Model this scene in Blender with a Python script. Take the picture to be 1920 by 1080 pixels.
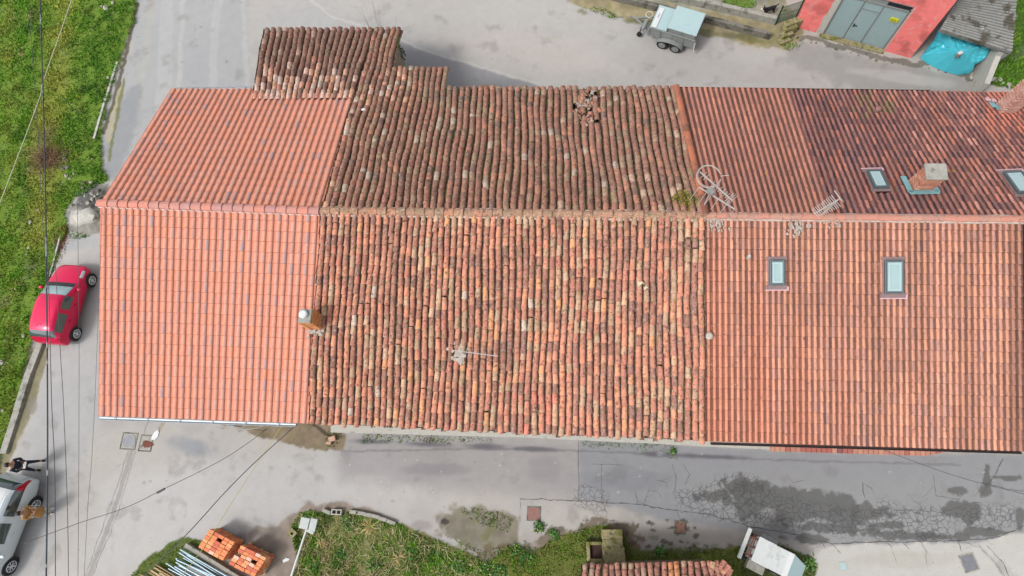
import bpy, bmesh, math, random
import numpy as np
from mathutils import Vector, Matrix
random.seed(7); RS = np.random.RandomState(11)
for o in list(bpy.data.objects): bpy.data.objects.remove(o)
sc = bpy.context.scene; COL = sc.collection
R_ = math.radians
# ------------------------------------------------------------------ camera
F = 1200.0; H = 26.5; CC = np.array([0.0, 0.0, H])
def _frame(N, V):
    dn = np.array([N[0]-960, N[1]-540, F]); dn /= np.linalg.norm(dn); Z = -dn
    v = np.array([V[0]-960, V[1]-540, F]); X = np.cross(v, Z); X /= np.linalg.norm(X)
    return np.array([X, np.cross(Z, X), Z])
RM = _frame((1070, 900), (1031, -959))
def P(u, v, z=0.0):
    """world point seen at (u, v) of the photograph lying at height z"""
    d = RM @ np.array([u-960.0, v-540.0, F]); return d*((z-H)/d[2])+CC
def onplane(u, v, p0, n):
    d = RM @ np.array([u-960.0, v-540.0, F]); return CC+d*(np.dot(p0-CC, n)/np.dot(d, n))
def proj(p):
    c = (np.asarray(p)-CC) @ RM
    return 960+F*c[..., 0]/c[..., 2], 540+F*c[..., 1]/c[..., 2]
cam = bpy.data.objects.new('camera', bpy.data.cameras.new('camera')); COL.objects.link(cam)
cam.data.sensor_width = 36; cam.data.lens = F/1920*36; cam.data.clip_end = 600; cam.data.clip_start = 0.5
M = Matrix.Identity(4)
for i in range(3):
    M[i][0] = RM[i][0]; M[i][1] = -RM[i][1]; M[i][2] = -RM[i][2]; M[i][3] = CC[i]
cam.matrix_world = M; sc.camera = cam
# ------------------------------------------------------------------ light
SUN_EL, SUN_AZ = 52.0, 235.0          # azimuth clockwise from +Y (north): the brighter part of the overcast sky is in the south-west
w = bpy.data.worlds.new('World'); sc.world = w; w.use_nodes = True
nt = w.node_tree; bg = nt.nodes['Background']
sky = nt.nodes.new('ShaderNodeTexSky'); sky.sky_type = 'NISHITA'; sky.sun_disc = False
sky.sun_elevation = R_(SUN_EL); sky.sun_rotation = R_(SUN_AZ); sky.dust_density = 3.0
hs = nt.nodes.new('ShaderNodeHueSaturation'); hs.inputs['Saturation'].default_value = 0.22
nt.links.new(sky.outputs[0], hs.inputs['Color']); nt.links.new(hs.outputs[0], bg.inputs[0]); bg.inputs[1].default_value = 0.15
sun = bpy.data.objects.new('sun', bpy.data.lights.new('sun', 'SUN')); COL.objects.link(sun)
sun.data.energy = 1.25; sun.data.angle = R_(12); sun.data.color = (1, .97, .92)
az = R_(SUN_AZ); el = R_(SUN_EL)
sdir = Vector((math.sin(az)*math.cos(el), math.cos(az)*math.cos(el), math.sin(el)))
sun.rotation_euler = sdir.to_track_quat('Z', 'Y').to_euler(); sun.location = (0, 0, 60)
sc.view_settings.view_transform = 'Standard'; sc.view_settings.look = 'None'
sc.view_settings.exposure = 1.0; sc.view_settings.gamma = 1.0
# ------------------------------------------------------------------ colours and materials
KK = 2.0
def A(r, g, b, k=KK):
    """surface base colour from the look it has in daylight"""
    f = lambda c: ((c/255.0+0.055)/1.055)**2.4 if c > 10 else c/255.0/12.92
    return (min(f(r)/k, .85), min(f(g)/k, .85), min(f(b)/k, .85))
def mat(name, col=None, rough=0.8, metal=0.0, attr=False, noise=0.12, scale=8.0, bump=0.0, bscale=30.0, spots=None, spec=0.3, coat=0.0, hsv=None):
    m = bpy.data.materials.new(name); m.use_nodes = True; n = m.node_tree.nodes; l = m.node_tree.links
    b = n['Principled BSDF']; b.inputs['Roughness'].default_value = rough; b.inputs['Metallic'].default_value = metal
    b.inputs['Specular IOR Level'].default_value = spec
    if coat: b.inputs['Coat Weight'].default_value = coat
    geo = n.new('ShaderNodeNewGeometry'); tc = geo.outputs['Position']
    if attr:
        a = n.new('ShaderNodeAttribute'); a.attribute_name = 'Col'; src = a.outputs['Color']
    else:
        a = n.new('ShaderNodeRGB'); a.outputs[0].default_value = (*col, 1); src = a.outputs[0]
    if noise:
        nz = n.new('ShaderNodeTexNoise'); nz.inputs['Scale'].default_value = scale; nz.inputs['Detail'].default_value = 6; nz.inputs['Roughness'].default_value = .65
        l.new(tc, nz.inputs['Vector'])
        mr = n.new('ShaderNodeMapRange'); mr.inputs['From Min'].default_value = .25; mr.inputs['From Max'].default_value = .75
        mr.inputs['To Min'].default_value = 1-noise; mr.inputs['To Max'].default_value = 1+noise
        l.new(nz.outputs['Fac'], mr.inputs['Value'])
        vm = n.new('ShaderNodeVectorMath'); vm.operation = 'SCALE'; l.new(src, vm.inputs[0]); l.new(mr.outputs[0], vm.inputs['Scale']); src = vm.outputs[0]
    for sp in (spots or []):     # (colour, scale, threshold, width, strength)
        nz = n.new('ShaderNodeTexNoise'); nz.inputs['Scale'].default_value = sp[1]; nz.inputs['Detail'].default_value = 4
        mp = n.new('ShaderNodeVectorMath'); mp.operation = 'ADD'; mp.inputs[1].default_value = (sp[1]*3.1, sp[2]*70, 5.0)
        l.new(tc, mp.inputs[0]); l.new(mp.outputs[0], nz.inputs['Vector'])
        mr = n.new('ShaderNodeMapRange'); mr.inputs['From Min'].default_value = sp[2]; mr.inputs['From Max'].default_value = sp[2]+sp[3]
        mr.inputs['To Max'].default_value = sp[4]; l.new(nz.outputs['Fac'], mr.inputs['Value'])
        mx = n.new('ShaderNodeMix'); mx.data_type = 'RGBA'; l.new(mr.outputs[0], mx.inputs['Factor']); l.new(src, mx.inputs[6]); mx.inputs[7].default_value = (*sp[0], 1); src = mx.outputs[2]
    l.new(src, b.inputs['Base Color'])
    if bump:
        nz = n.new('ShaderNodeTexNoise'); nz.inputs['Scale'].default_value = bscale; nz.inputs['Detail'].default_value = 5; l.new(tc, nz.inputs['Vector'])
        bp = n.new('ShaderNodeBump'); bp.inputs['Strength'].default_value = bump; bp.inputs['Distance'].default_value = .02
        l.new(nz.outputs['Fac'], bp.inputs['Height']); l.new(bp.outputs[0], b.inputs['Normal'])
    return m
lich = A(205, 195, 165); drk = A(70, 48, 45)
MAT = {}
MAT['tile_new'] = mat('new_clay_tile', attr=True, noise=.10, scale=14, rough=.75, spots=[(A(250, 205, 190), 5, .56, .2, .22)])
MAT['tile_old'] = mat('old_clay_tile', attr=True, noise=.36, scale=18, rough=.9, bump=.6, spots=[(lich, 14, .555, .08, .62), (drk, 9, .575, .08, .62), (A(150, 130, 92), 5, .56, .1, .55), (A(215, 165, 60), 7, .71, .03, .5)])
MAT['tile_mid'] = mat('weathered_clay_tile', attr=True, noise=.22, scale=20, rough=.85, bump=.3, spots=[(drk, 9, .63, .06, .5), (A(240, 225, 205), 19, .70, .03, .8), (A(200, 160, 40), 2.3, .74, .02, .8)])
MAT['mortar'] = mat('mortar', A(205, 192, 180), noise=.35, scale=12, bump=.6)
MAT['mortar_white'] = mat('white_mortar', A(238, 225, 220), noise=.1)
MAT['deck'] = mat('roof_deck', A(75, 50, 42), noise=.3)
MAT['gutter'] = mat('gutter_metal', A(190, 200, 208), rough=.4, metal=.3, noise=.05)
MAT['gutter_dark'] = mat('dark_gutter', A(60, 45, 45), rough=.5, noise=.1)
MAT['wallcream'] = mat('cream_render', A(225, 215, 195), noise=.1, scale=3, bump=.2)
MAT['wallstone'] = mat('stone_wall', A(170, 155, 135), noise=.4, scale=5, bump=.8, bscale=8)
MAT['wallpink'] = mat('pink_render', A(220, 180, 160), noise=.1, scale=3, bump=.2)
MAT['glass'] = mat('window_glass', A(95, 125, 125), rough=.06, noise=0, spec=.8)
MAT['glass_sky'] = mat('skylight_glass', A(178, 205, 205), rough=.08, noise=.04, scale=2, spec=.9)
MAT['frame_dark'] = mat('skylight_frame', A(105, 116, 120), rough=.4, metal=.3, noise=.08)
MAT['lead'] = mat('lead_flashing', A(152, 128, 128), rough=.6, noise=.15)
MAT['pinkflash'] = mat('pale_pink_flashing', A(235, 190, 195), rough=.7, noise=.1)
MAT['tealflash'] = mat('zinc_flashing', A(150, 200, 205), rough=.4, metal=.2, noise=.1)
MAT['brick_o'] = mat('orange_brick', attr=True, noise=.15, scale=14, bump=.3)
MAT['brickch'] = mat('chimney_brick', attr=True, noise=.12, scale=14, bump=.3)
MAT['concrete'] = mat('concrete', A(178, 176, 166), noise=.25, scale=6, bump=.5, spots=[(A(95, 92, 80), 2.5, .56, .1, .6)])
MAT['concdark'] = mat('old_dark_concrete', A(140, 136, 126), noise=.3, scale=8, bump=.8, spots=[(A(60, 60, 52), 1.6, .50, .1, .75), (A(120, 120, 50), 3, .62, .06, .6)])
MAT['conclight'] = mat('pale_concrete', A(208, 205, 196), noise=.12, scale=9, bump=.4, spots=[(A(130, 128, 118), 4, .63, .07, .5)])
MAT['mossstone'] = mat('mossy_stone', A(165, 155, 115), noise=.3, scale=9, bump=.8, spots=[(A(110, 115, 35), 3.5, .50, .12, .85), (A(70, 62, 50), 6, .6, .06, .7)])
MAT['redwall'] = mat('red_painted_block', A(232, 122, 118, k=1.35), noise=.1, scale=5, bump=.25, spots=[(A(240, 195, 190), 6, .60, .06, .6), (A(185, 92, 85), 1.3, .5, .15, .55), (A(235, 170, 165), 2.2, .6, .08, .5)])
MAT['doorgrey'] = mat('grey_metal_door', A(150, 172, 174, k=1.3), rough=.5, metal=.0, noise=.06, scale=3)
MAT['black'] = mat('black_void', A(40, 38, 48), rough=.6, noise=.1)
MAT['yellow'] = mat('yellow_plate', A(225, 225, 40), noise=.05)
MAT['corr'] = mat('fibre_cement', A(128, 130, 126), noise=.3, scale=7, bump=.5, spots=[(A(62, 50, 30), 1.7, .53, .08, .8), (A(215, 215, 210), 6, .68, .03, .8)])
MAT['tarp'] = mat('blue_tarpaulin', A(80, 205, 225, k=1.7), rough=.3, noise=.10, scale=3, spec=.5)
MAT['white'] = mat('white_paint', A(236, 238, 238), rough=.45, noise=.04)
MAT['offwhite'] = mat('dirty_white_panel', A(222, 226, 224), rough=.5, noise=.08, scale=4, spots=[(A(165, 170, 165), 3, .6, .1, .5)])
MAT['galv'] = mat('galvanised_steel', A(175, 180, 178), rough=.45, metal=.4, noise=.14, scale=9)
MAT['galvblue'] = mat('pale_blue_lid', A(190, 216, 218), rough=.35, noise=.05, scale=3)
MAT['pipe'] = mat('galvanised_pipe', A(175, 200, 212), rough=.35, metal=.5, noise=.1)
MAT['wood'] = mat('sawn_wood', A(205, 180, 135), noise=.25, scale=9)
MAT['rust'] = mat('rusty_iron', A(125, 72, 58), noise=.35, scale=14, bump=.4)
MAT['iron'] = mat('cast_iron', A(150, 150, 158), rough=.5, metal=.3, noise=.15)
MAT['redplate'] = mat('red_brown_cover', A(160, 118, 108), noise=.2, bump=.3)
MAT['tyre'] = mat('tyre_rubber', A(45, 45, 48), rough=.8, noise=.1)
MAT['rim'] = mat('alloy_rim', A(215, 218, 222, k=1.4), rough=.4, metal=.0, noise=.03)
MAT['redpaint'] = mat('crimson_car_paint', A(214, 0, 74, k=1.45), rough=.3, metal=.25, noise=0, spec=.35, coat=.25)
MAT['silver'] = mat('silver_car_paint', A(205, 214, 218, k=1.5), rough=.28, metal=.12, noise=0, spec=.6, coat=.8)
MAT['carglass'] = mat('car_glass', (.03, .045, .05), rough=.04, noise=0, spec=1.0)
MAT['windscreen'] = mat('windscreen_painted_sky', (.17, .25, .26), rough=.05, noise=.5, scale=1.2, spec=1.0)  # pale sky reflection put into the base colour, unlike the other car glass
MAT['plastic'] = mat('black_plastic', (.02, .02, .022), rough=.5, noise=0)
MAT['lampred'] = mat('red_lamp_lens', A(190, 10, 40), rough=.15, noise=0)
MAT['lampclear'] = mat('clear_lamp_lens', A(215, 220, 225), rough=.1, metal=.2, noise=0)
MAT['skin'] = mat('skin', A(205, 155, 130), rough=.5, noise=.03)
MAT['hair'] = mat('dark_hair', A(38, 28, 28), rough=.5, noise=.2)
MAT['navy'] = mat('navy_cloth', A(42, 50, 66), noise=.2, scale=12)
MAT['tan'] = mat('tan_wool', A(198, 145, 85), noise=.12, scale=14)
MAT['shoewhite'] = mat('white_leather', A(238, 238, 240), noise=.03)
MAT['shoeblack'] = mat('black_leather', A(35, 35, 40), noise=.03)
MAT['cable_dark'] = mat('cable_dark', A(70, 80, 86), noise=.0, spots=[(A(195, 200, 200), 1.3, .6, .06, .9)])
MAT['cable_thin'] = mat('cable_thin', A(95, 98, 102), noise=.1)
MAT['cable_white'] = mat('cable_white', A(225, 220, 195), noise=.1)
MAT['cable_yellow'] = mat('cable_yellow', A(215, 205, 120), noise=.1)
MAT['green'] = mat('green_steel', A(45, 82, 62), rough=.5, noise=.1)
MAT['mesh'] = mat('green_panel', A(120, 145, 125), rough=.6, noise=.2)
MAT['bluebit'] = mat('blue_plastic', A(75, 120, 150), noise=.05)
MAT['stone'] = mat('field_stone', A(200, 195, 180), noise=.25, scale=9, bump=.6)
MAT['leaf'] = mat('foliage', attr=True, noise=.15, scale=6, rough=.7)
MAT['twig'] = mat('dry_twigs', attr=True, noise=.2, scale=6, rough=.9)
MAT['aerial'] = mat('aluminium_aerial', A(218, 212, 205), rough=.4, metal=.3, noise=.1)
MAT['paving'] = mat('terracotta_paving', attr=True, noise=.12, scale=10)
# ------------------------------------------------------------------ mesh helpers
class MB:
    def __init__(s): s.v = []; s.f = []; s.c = []
    def add(s, vs, fs, col=(.5, .5, .5)):
        b = len(s.v); s.v += [tuple(map(float, p)) for p in vs]; s.f += [tuple(b+i for i in f) for f in fs]; s.c += [col]*len(vs)
    def box(s, c, size, rz=0, col=(.5, .5, .5), M=None, taper=1.0):
        hx, hy, hz = size[0]/2, size[1]/2, size[2]/2; vs = []
        for z in (-hz, hz):
            k = 1 if z < 0 else taper
            for x, y in ((-hx, -hy), (hx, -hy), (hx, hy), (-hx, hy)):
                x2, y2 = x*k, y*k
                if M is not None: p = M @ Vector((x2, y2, z)); vs.append((p[0]+c[0], p[1]+c[1], p[2]+c[2]))
                else: vs.append((c[0]+x2*math.cos(rz)-y2*math.sin(rz), c[1]+x2*math.sin(rz)+y2*math.cos(rz), c[2]+z))
        s.add(vs, [(0, 3, 2, 1), (4, 5, 6, 7), (0, 1, 5, 4), (1, 2, 6, 5), (2, 3, 7, 6), (3, 0, 4, 7)], col)
    def bar(s, p, q, w, h, col=(.5, .5, .5)):
        p = Vector(p); q = Vector(q); d = q-p; L = d.length
        if L < 1e-6: return
        s.box((p+q)/2, (w, h, L), M=d.to_track_quat('Z', 'Y').to_matrix(), col=col)
    def tube(s, p, q, r, n=8, r2=None, col=(.5, .5, .5), caps=True):
        p = Vector(p); q = Vector(q); Q = (q-p).to_track_quat('Z', 'Y').to_matrix(); r2 = r if r2 is None else r2; vs = []
        for c, rr in ((p, r), (q, r2)):
            for i in range(n):
                a = 2*math.pi*i/n; vs.append(c+Q @ Vector((math.cos(a)*rr, math.sin(a)*rr, 0)))
        fs = [(i, (i+1) % n, n+(i+1) % n, n+i) for i in range(n)]
        if caps: fs += [tuple(range(n))[::-1], tuple(range(n, 2*n))]
        s.add(vs, fs, col)
    def path(s, pts, r, n=6, col=(.5, .5, .5), rs=None):
        pts = [Vector(p) for p in pts]; vs = []
        for k, p in enumerate(pts):
            d = pts[min(k+1, len(pts)-1)]-pts[max(k-1, 0)]; Q = d.to_track_quat('Z', 'Y').to_matrix(); rr = rs[k] if rs else r
            for i in range(n):
                a = 2*math.pi*i/n; vs.append(p+Q @ Vector((math.cos(a)*rr, math.sin(a)*rr, 0)))
        fs = [(k*n+i, k*n+(i+1) % n, (k+1)*n+(i+1) % n, (k+1)*n+i) for k in range(len(pts)-1) for i in range(n)]
        fs += [tuple(range(n))[::-1], tuple(range((len(pts)-1)*n, len(pts)*n))]
        s.add(vs, fs, col)
    def prism(s, poly, z0, z1, col=(.5, .5, .5)):
        n = len(poly); z1s = z1 if hasattr(z1, '__len__') else [z1]*n
        ar = sum(poly[i][0]*poly[(i+1) % n][1]-poly[(i+1) % n][0]*poly[i][1] for i in range(n))
        if ar < 0: poly = poly[::-1]; z1s = list(z1s)[::-1]
        vs = [(p[0], p[1], z0) for p in poly]+[(p[0], p[1], z) for p, z in zip(poly, z1s)]
        s.add(vs, [tuple(range(n))[::-1], tuple(range(n, 2*n))]+[(i, (i+1) % n, n+(i+1) % n, n+i) for i in range(n)], col)
    def quad(s, a, b, c, d, th, col=(.5, .5, .5)):
        """a thick slab whose upper face is abcd"""
        a, b, c, d = [Vector(map(float, p)) for p in (a, b, c, d)]; n = (b-a).cross(d-a).normalized()
        if n.z < 0: a, b, c, d = a, d, c, b; n = -n
        lo = [p-n*th for p in (a, b, c, d)]
        s.add(lo+[a, b, c, d], [(3, 2, 1, 0), (4, 5, 6, 7), (0, 1, 5, 4), (1, 2, 6, 5), (2, 3, 7, 6), (3, 0, 4, 7)], col)
def mesh_of(name, v, f, c=None, smooth=False):
    me = bpy.data.meshes.new(name)
    if isinstance(v, np.ndarray):
        me.vertices.add(len(v)); me.vertices.foreach_set('co', v.astype(np.float32).ravel())
        k = f.shape[1]; me.loops.add(f.size); me.loops.foreach_set('vertex_index', f.astype(np.int32).ravel())
        me.polygons.add(len(f)); me.polygons.foreach_set('loop_start', np.arange(0, f.size, k, dtype=np.int32))
        me.update(calc_edges=True); me.validate()
    else:
        me.from_pydata(v, [], f); me.update()
    if c is not None:
        a = me.color_attributes.new('Col', 'FLOAT_COLOR', 'POINT'); c = np.asarray(c, dtype=np.float32)
        if c.shape[1] == 3: c = np.hstack([c, np.ones((len(c), 1), np.float32)])
        a.data.foreach_set('color', c.ravel())
    if smooth: me.polygons.foreach_set('use_smooth', [True]*len(me.polygons))
    return me
def link(o, parent=None):
    COL.objects.link(o)
    if parent is not None: o.parent = parent
    return o
def worldloc(o):
    v = Vector((0, 0, 0))
    while o is not None: v += o.location; o = o.parent
    return v
def obj(name, mb, m, parent=None, world=False, bevel=0.0, smooth=False, origin=None):
    """ONE mesh object; world=True: the shape is given in world coordinates"""
    v = mb.v
    off = Vector((0, 0, 0))
    if parent is not None and world: off = worldloc(parent)
    if parent is None:
        if origin is None:
            a = np.array(v); origin = ((a[:, 0].min()+a[:, 0].max())/2, (a[:, 1].min()+a[:, 1].max())/2, a[:, 2].min())
        off = Vector(origin)
    if off.length > 0: v = [(p[0]-off[0], p[1]-off[1], p[2]-off[2]) for p in v]
    me = mesh_of(name, v, mb.f, mb.c, smooth); me.materials.append(MAT[m] if isinstance(m, str) else m)
    o = bpy.data.objects.new(name, me); link(o, parent)
    if parent is None: o.location = off
    if bevel:
        b = o.modifiers.new('bevel', 'BEVEL'); b.width = bevel; b.segments = 2; b.limit_method = 'ANGLE'; b.angle_limit = R_(40)
    return o
def tag(o, label, cat=None, group=None, kind=None):
    if label: o['label'] = label
    if cat: o['category'] = cat
    if group: o['group'] = group
    if kind: o['kind'] = kind
    return o
def thing(name, label, cat, loc=(0, 0, 0), rz=0, group=None):
    o = bpy.data.objects.new(name, None); o.location = [float(x) for x in loc]; o.rotation_euler = (0, 0, rz); o.empty_display_size = .3
    COL.objects.link(o); return tag(o, label, cat, group)
def copytree(o, parent=None):
    c = o.copy(); COL.objects.link(c); c.parent = parent
    for ch in list(o.children): copytree(ch, c)
    return c
_VG = {}
def vnoise(x, y, s, seed=0):
    """smooth value noise, -1..1"""
    if seed not in _VG: _VG[seed] = np.random.RandomState(seed).rand(64, 64)*2-1
    g = _VG[seed]; X = np.asarray(x)/s+17.3; Y = np.asarray(y)/s+5.1; xi = np.floor(X).astype(int); yi = np.floor(Y).astype(int)
    fx = X-xi; fy = Y-yi; fx = fx*fx*(3-2*fx); fy = fy*fy*(3-2*fy)
    a = g[xi % 64, yi % 64]; b = g[(xi+1) % 64, yi % 64]; c = g[xi % 64, (yi+1) % 64]; d = g[(xi+1) % 64, (yi+1) % 64]
    return (a*(1-fx)+b*fx)*(1-fy)+(c*(1-fx)+d*fx)*fy
def fbm(x, y, s, seed=0, o=4):
    r = 0; a = 1; t = 0
    for i in range(o): r = r+a*vnoise(x, y, s/2**i, seed+i*7); t += a; a *= .55
    return r/t
def polydist(px, py, poly):
    """signed distance (inside positive)"""
    px = np.asarray(px, float); py = np.asarray(py, float); d = np.full(px.shape, 1e9); ins = np.zeros(px.shape, bool); n = len(poly)
    for i in range(n):
        x1, y1 = poly[i]; x2, y2 = poly[(i+1) % n]; dx, dy = x2-x1, y2-y1
        t = np.clip(((px-x1)*dx+(py-y1)*dy)/(dx*dx+dy*dy+1e-9), 0, 1); d = np.minimum(d, np.hypot(px-x1-t*dx, py-y1-t*dy))
        if y1 != y2: ins ^= ((y1 > py) != (y2 > py)) & (px < (x2-x1)*(py-y1)/(y2-y1)+x1)
    return np.where(ins, d, -d)
def linedist(px, py, pts):
    d = np.full(np.shape(px), 1e9)
    for (x1, y1), (x2, y2) in zip(pts[:-1], pts[1:]):
        dx, dy = x2-x1, y2-y1; t = np.clip(((px-x1)*dx+(py-y1)*dy)/(dx*dx+dy*dy+1e-9), 0, 1); d = np.minimum(d, np.hypot(px-x1-t*dx, py-y1-t*dy))
    return d
def sst(x, a, b): t = np.clip((x-a)/(b-a), 0, 1); return t*t*(3-2*t)
# ------------------------------------------------------------------ the ground
G_LEFT = [(-700, -500), (262, -500), (258, 0), (252, 40), (238, 85), (222, 130), (206, 180), (192, 235), (190, 290), (203, 338), (178, 352), (140, 372), (124, 400), (128, 432), (110, 470), (98, 520), (85, 575), (70, 625), (50, 690), (34, 760), (14, 830), (-6, 900), (-700, 1100)]
G_GARDEN = [(546, 985), (562, 960), (618, 958), (660, 962), (708, 968), (748, 980), (800, 1005), (850, 1022), (905, 1052), (925, 1100), (930, 1300), (520, 1300), (540, 1090), (560, 1060)]
G_BAND = [(232, 1100), (252, 1070), (282, 1042), (318, 1022), (352, 1008), (400, 1012), (430, 1040), (380, 1060), (330, 1062), (290, 1090), (280, 1130)]
G_WEED2 = [(908, 1050), (960, 1028), (1000, 1030), (1040, 1010), (1080, 1000), (1110, 985), (1165, 990), (1180, 1020), (1190, 1034), (1300, 1026), (1372, 1032), (1395, 1022), (1400, 1120), (920, 1120)]
G_WEED3 = [(1395, 1035), (1440, 1010), (1500, 1035), (1525, 1040), (1530, 1120), (1395, 1120)]
G_TR = [(1838, 150), (1870, 122), (1893, 100), (1900, 60), (1905, -60), (2400, -60), (2400, 200), (1990, 178), (1900, 168)]
G_TOPV = [(1050, -60), (1060, 0), (1092, 12), (1150, 28), (1182, 38), (1240, 45), (1330, 62), (1400, 82), (1440, 90), (1470, 92), (1500, 80), (1505, 60), (1440, -60)]
DIRT1 = [(390, 792), (440, 800), (470, 815), (530, 830), (560, 838), (600, 845), (640, 840), (650, 815), (628, 800), (600, 780), (390, 780)]
DIRT2 = [(395, 1018), (440, 1010), (480, 995), (520, 985), (548, 962), (580, 945), (640, 942), (700, 955), (720, 975), (600, 990), (560, 1100), (380, 1100)]
DIRT3 = [(825, 965), (860, 952), (910, 950), (955, 962), (975, 985), (970, 1025), (905, 1040), (850, 1010), (815, 990)]
BERM = [(124, 405), (140, 378), (175, 350), (205, 342), (205, 420), (186, 437), (150, 440), (128, 430)]
x0, x1, y0, y1, st = -33.0, 24.0, -6.0, 28.0, 0.05
gx = np.arange(x0, x1, st); gy = np.arange(y0, y1, st); XX, YY = np.meshgrid(gx, gy); nx, ny = len(gx), len(gy)
U, Vv = proj(np.stack([XX, YY, np.zeros_like(XX)], -1))
def mixc(c, col, m): return c*(1-m[..., None])+np.array(col)*m[..., None]
def base_noise(s, seed, o=4): return fbm(XX, YY, s, seed, o)
C = np.ones(XX.shape+(3,))*np.array(A(193, 188, 182))
C = mixc(C, A(176, 172, 171), sst(base_noise(3.0, 3), -.15, .5)*.8)
C = mixc(C, A(202, 198, 194), sst(base_noise(4.5, 9), .0, .6)*.8)
def window(u0, u1, v0, v1, pad=14):
    m = (U > u0-pad) & (U < u1+pad) & (Vv > v0-pad) & (Vv < v1+pad); rr = np.where(m.any(1))[0]; cc_ = np.where(m.any(0))[0]
    if len(rr) == 0: return None
    return slice(rr[0], rr[-1]+1), slice(cc_[0], cc_[-1]+1)
def paint(W, m, col, k):
    full = np.zeros(XX.shape)
    if W is None: return full
    m = m*k; C[W] = C[W]*(1-m[..., None])+np.array(col)*m[..., None]; full[W] = m; return full
def poly(poly_, col, edge=6, amp=6, seed=20, k=1.0, ns=.5):
    q = np.array(poly_); W = window(q[:, 0].min(), q[:, 0].max(), q[:, 1].min(), q[:, 1].max(), 10+edge+amp)
    if W is None: return np.zeros(XX.shape)
    return paint(W, sst(polydist(U[W], Vv[W], poly_)+fbm(XX[W], YY[W], ns, seed)*amp, -edge/2, edge/2), col, k)
def ell(cx, cy, rx, ry, col, k=1.0, rot=0, soft=.5, amp=.3, seed=30, ns=.6):
    R = max(rx, ry)*(1+amp); W = window(cx-R, cx+R, cy-R, cy+R)
    if W is None: return np.zeros(XX.shape)
    a = R_(rot); dx, dy = U[W]-cx, Vv[W]-cy; ex = (dx*math.cos(a)+dy*math.sin(a))/rx; ey = (-dx*math.sin(a)+dy*math.cos(a))/ry
    return paint(W, sst(1-np.hypot(ex, ey)+fbm(XX[W], YY[W], ns, seed)*amp, 0, soft), col, k)
def line(pts, wd, col, k=1.0, seed=40, amp=2.5, ns=.35):
    q = np.array(pts); W = window(q[:, 0].min(), q[:, 0].max(), q[:, 1].min(), q[:, 1].max(), 10+wd+amp)
    if W is None: return
    paint(W, 1-sst(linedist(U[W]+fbm(XX[W], YY[W], ns, seed)*amp, Vv[W]+fbm(XX[W], YY[W], ns, seed+3)*amp, pts), wd*.5, wd*.5+1.3), col, k)
# upper road
poly([(255, -200), (460, -200), (470, 200), (200, 345), (190, 240), (240, 90)], A(176, 179, 181), 20, 14, 21, .7)
for xa, xb, ww, cc_ in ((312, 305, 26, A(205, 203, 200)), (345, 330, 8, A(214, 209, 200)), (408, 395, 14, A(205, 204, 202)), (452, 470, 8, A(212, 208, 204)), (282, 262, 12, A(196, 190, 172))):
    line([(xa, -200), (xa, 0), (xb, 200)], ww, cc_, .3, 45, 7, 1.5)
poly([(200, 210), (265, 150), (255, 250), (215, 345), (195, 320)], A(150, 153, 157), 16, 10, 25, .7)
poly([(480, -100), (1100, -100), (1200, 40), (1480, 110), (1830, 160), (1830, 220), (500, 240)], A(193, 190, 186), 30, 10, 26, .6)
ell(640, 60, 240, 60, A(182, 182, 182), .5, 10); ell(1350, 130, 260, 28, A(186, 181, 176), .6, 6); ell(1000, 95, 220, 45, A(200, 193, 187), .8, 8)
poly([(742, 75), (800, 95), (900, 128), (1010, 158), (1010, 190), (742, 190)], A(146, 146, 150), 8, 6, 27, .75)
poly([(1490, 75), (1560, 90), (1700, 120), (1830, 150), (1840, 185), (1600, 170), (1460, 112)], A(160, 158, 154), 16, 14, 28, .7)
ell(1690, 145, 120, 14, A(198, 198, 196), .6, 8)
line([(560, -20), (620, 30), (700, 55), (800, 95), (1010, 158)], 3, A(210, 207, 202), .6, 48, 3)
line([(1490, 68), (1540, 78), (1650, 108), (1710, 120), (1760, 118), (1800, 140), (1850, 156)], 8, A(105, 100, 88), .75, 49, 8)
# street on the left and below
poly([(200, 900), (420, 860), (700, 830), (760, 900), (640, 940), (520, 985), (300, 1035), (150, 1100)], A(200, 199, 198), 50, 20, 31, .7)
poly([(90, 640), (180, 440), (190, 780), (140, 900), (80, 1100), (-20, 1100)], A(184, 185, 186), 30, 10, 32, .6)
ell(360, 838, 60, 26, A(150, 154, 160), .8, 12, .7); ell(130, 450, 60, 25, A(178, 180, 184), .7)
poly([(620, 812), (960, 815), (1090, 830), (1440, 845), (1920, 850), (2300, 860), (2300, 1015), (1560, 1020), (1400, 1000), (1250, 975), (1120, 940), (640, 900)], A(166, 162, 163), 40, 12, 33, .75)
poly([(1085, 822), (1440, 845), (2300, 860), (2300, 1015), (1560, 1020), (1250, 975), (1085, 935)], A(152, 155, 160), 12, 6, 34, .8)
poly([(1300, 905), (1450, 890), (1700, 900), (1900, 925), (2200, 930), (2200, 1010), (1570, 1018), (1380, 990)], A(160, 161, 160), 26, 22, 35, .6)
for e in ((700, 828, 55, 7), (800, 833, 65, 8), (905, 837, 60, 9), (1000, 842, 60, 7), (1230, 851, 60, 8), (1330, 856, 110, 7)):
    ell(*e, A(98, 96, 106), .8, 2, .8, .35, int(e[0]))  # eave shade painted into the ground as a soft dark strip
ell(1240, 851, 12, 4, A(170, 172, 178), .8)
line([(640, 846), (900, 842), (1100, 845), (1440, 862), (1800, 872)], 2, A(112, 110, 116), .5, 50)
ell(820, 880, 80, 16, A(148, 142, 148), .6, 0); ell(1170, 900, 130, 24, A(142, 144, 150), .6); ell(1020, 880, 40, 30, A(150, 145, 150), .5); ell(690, 900, 50, 14, A(188, 184, 182), .7)
m_d = ell(1490, 945, 130, 42, A(98, 99, 98), .8, 4, .22, .8, 61, .7)
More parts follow.
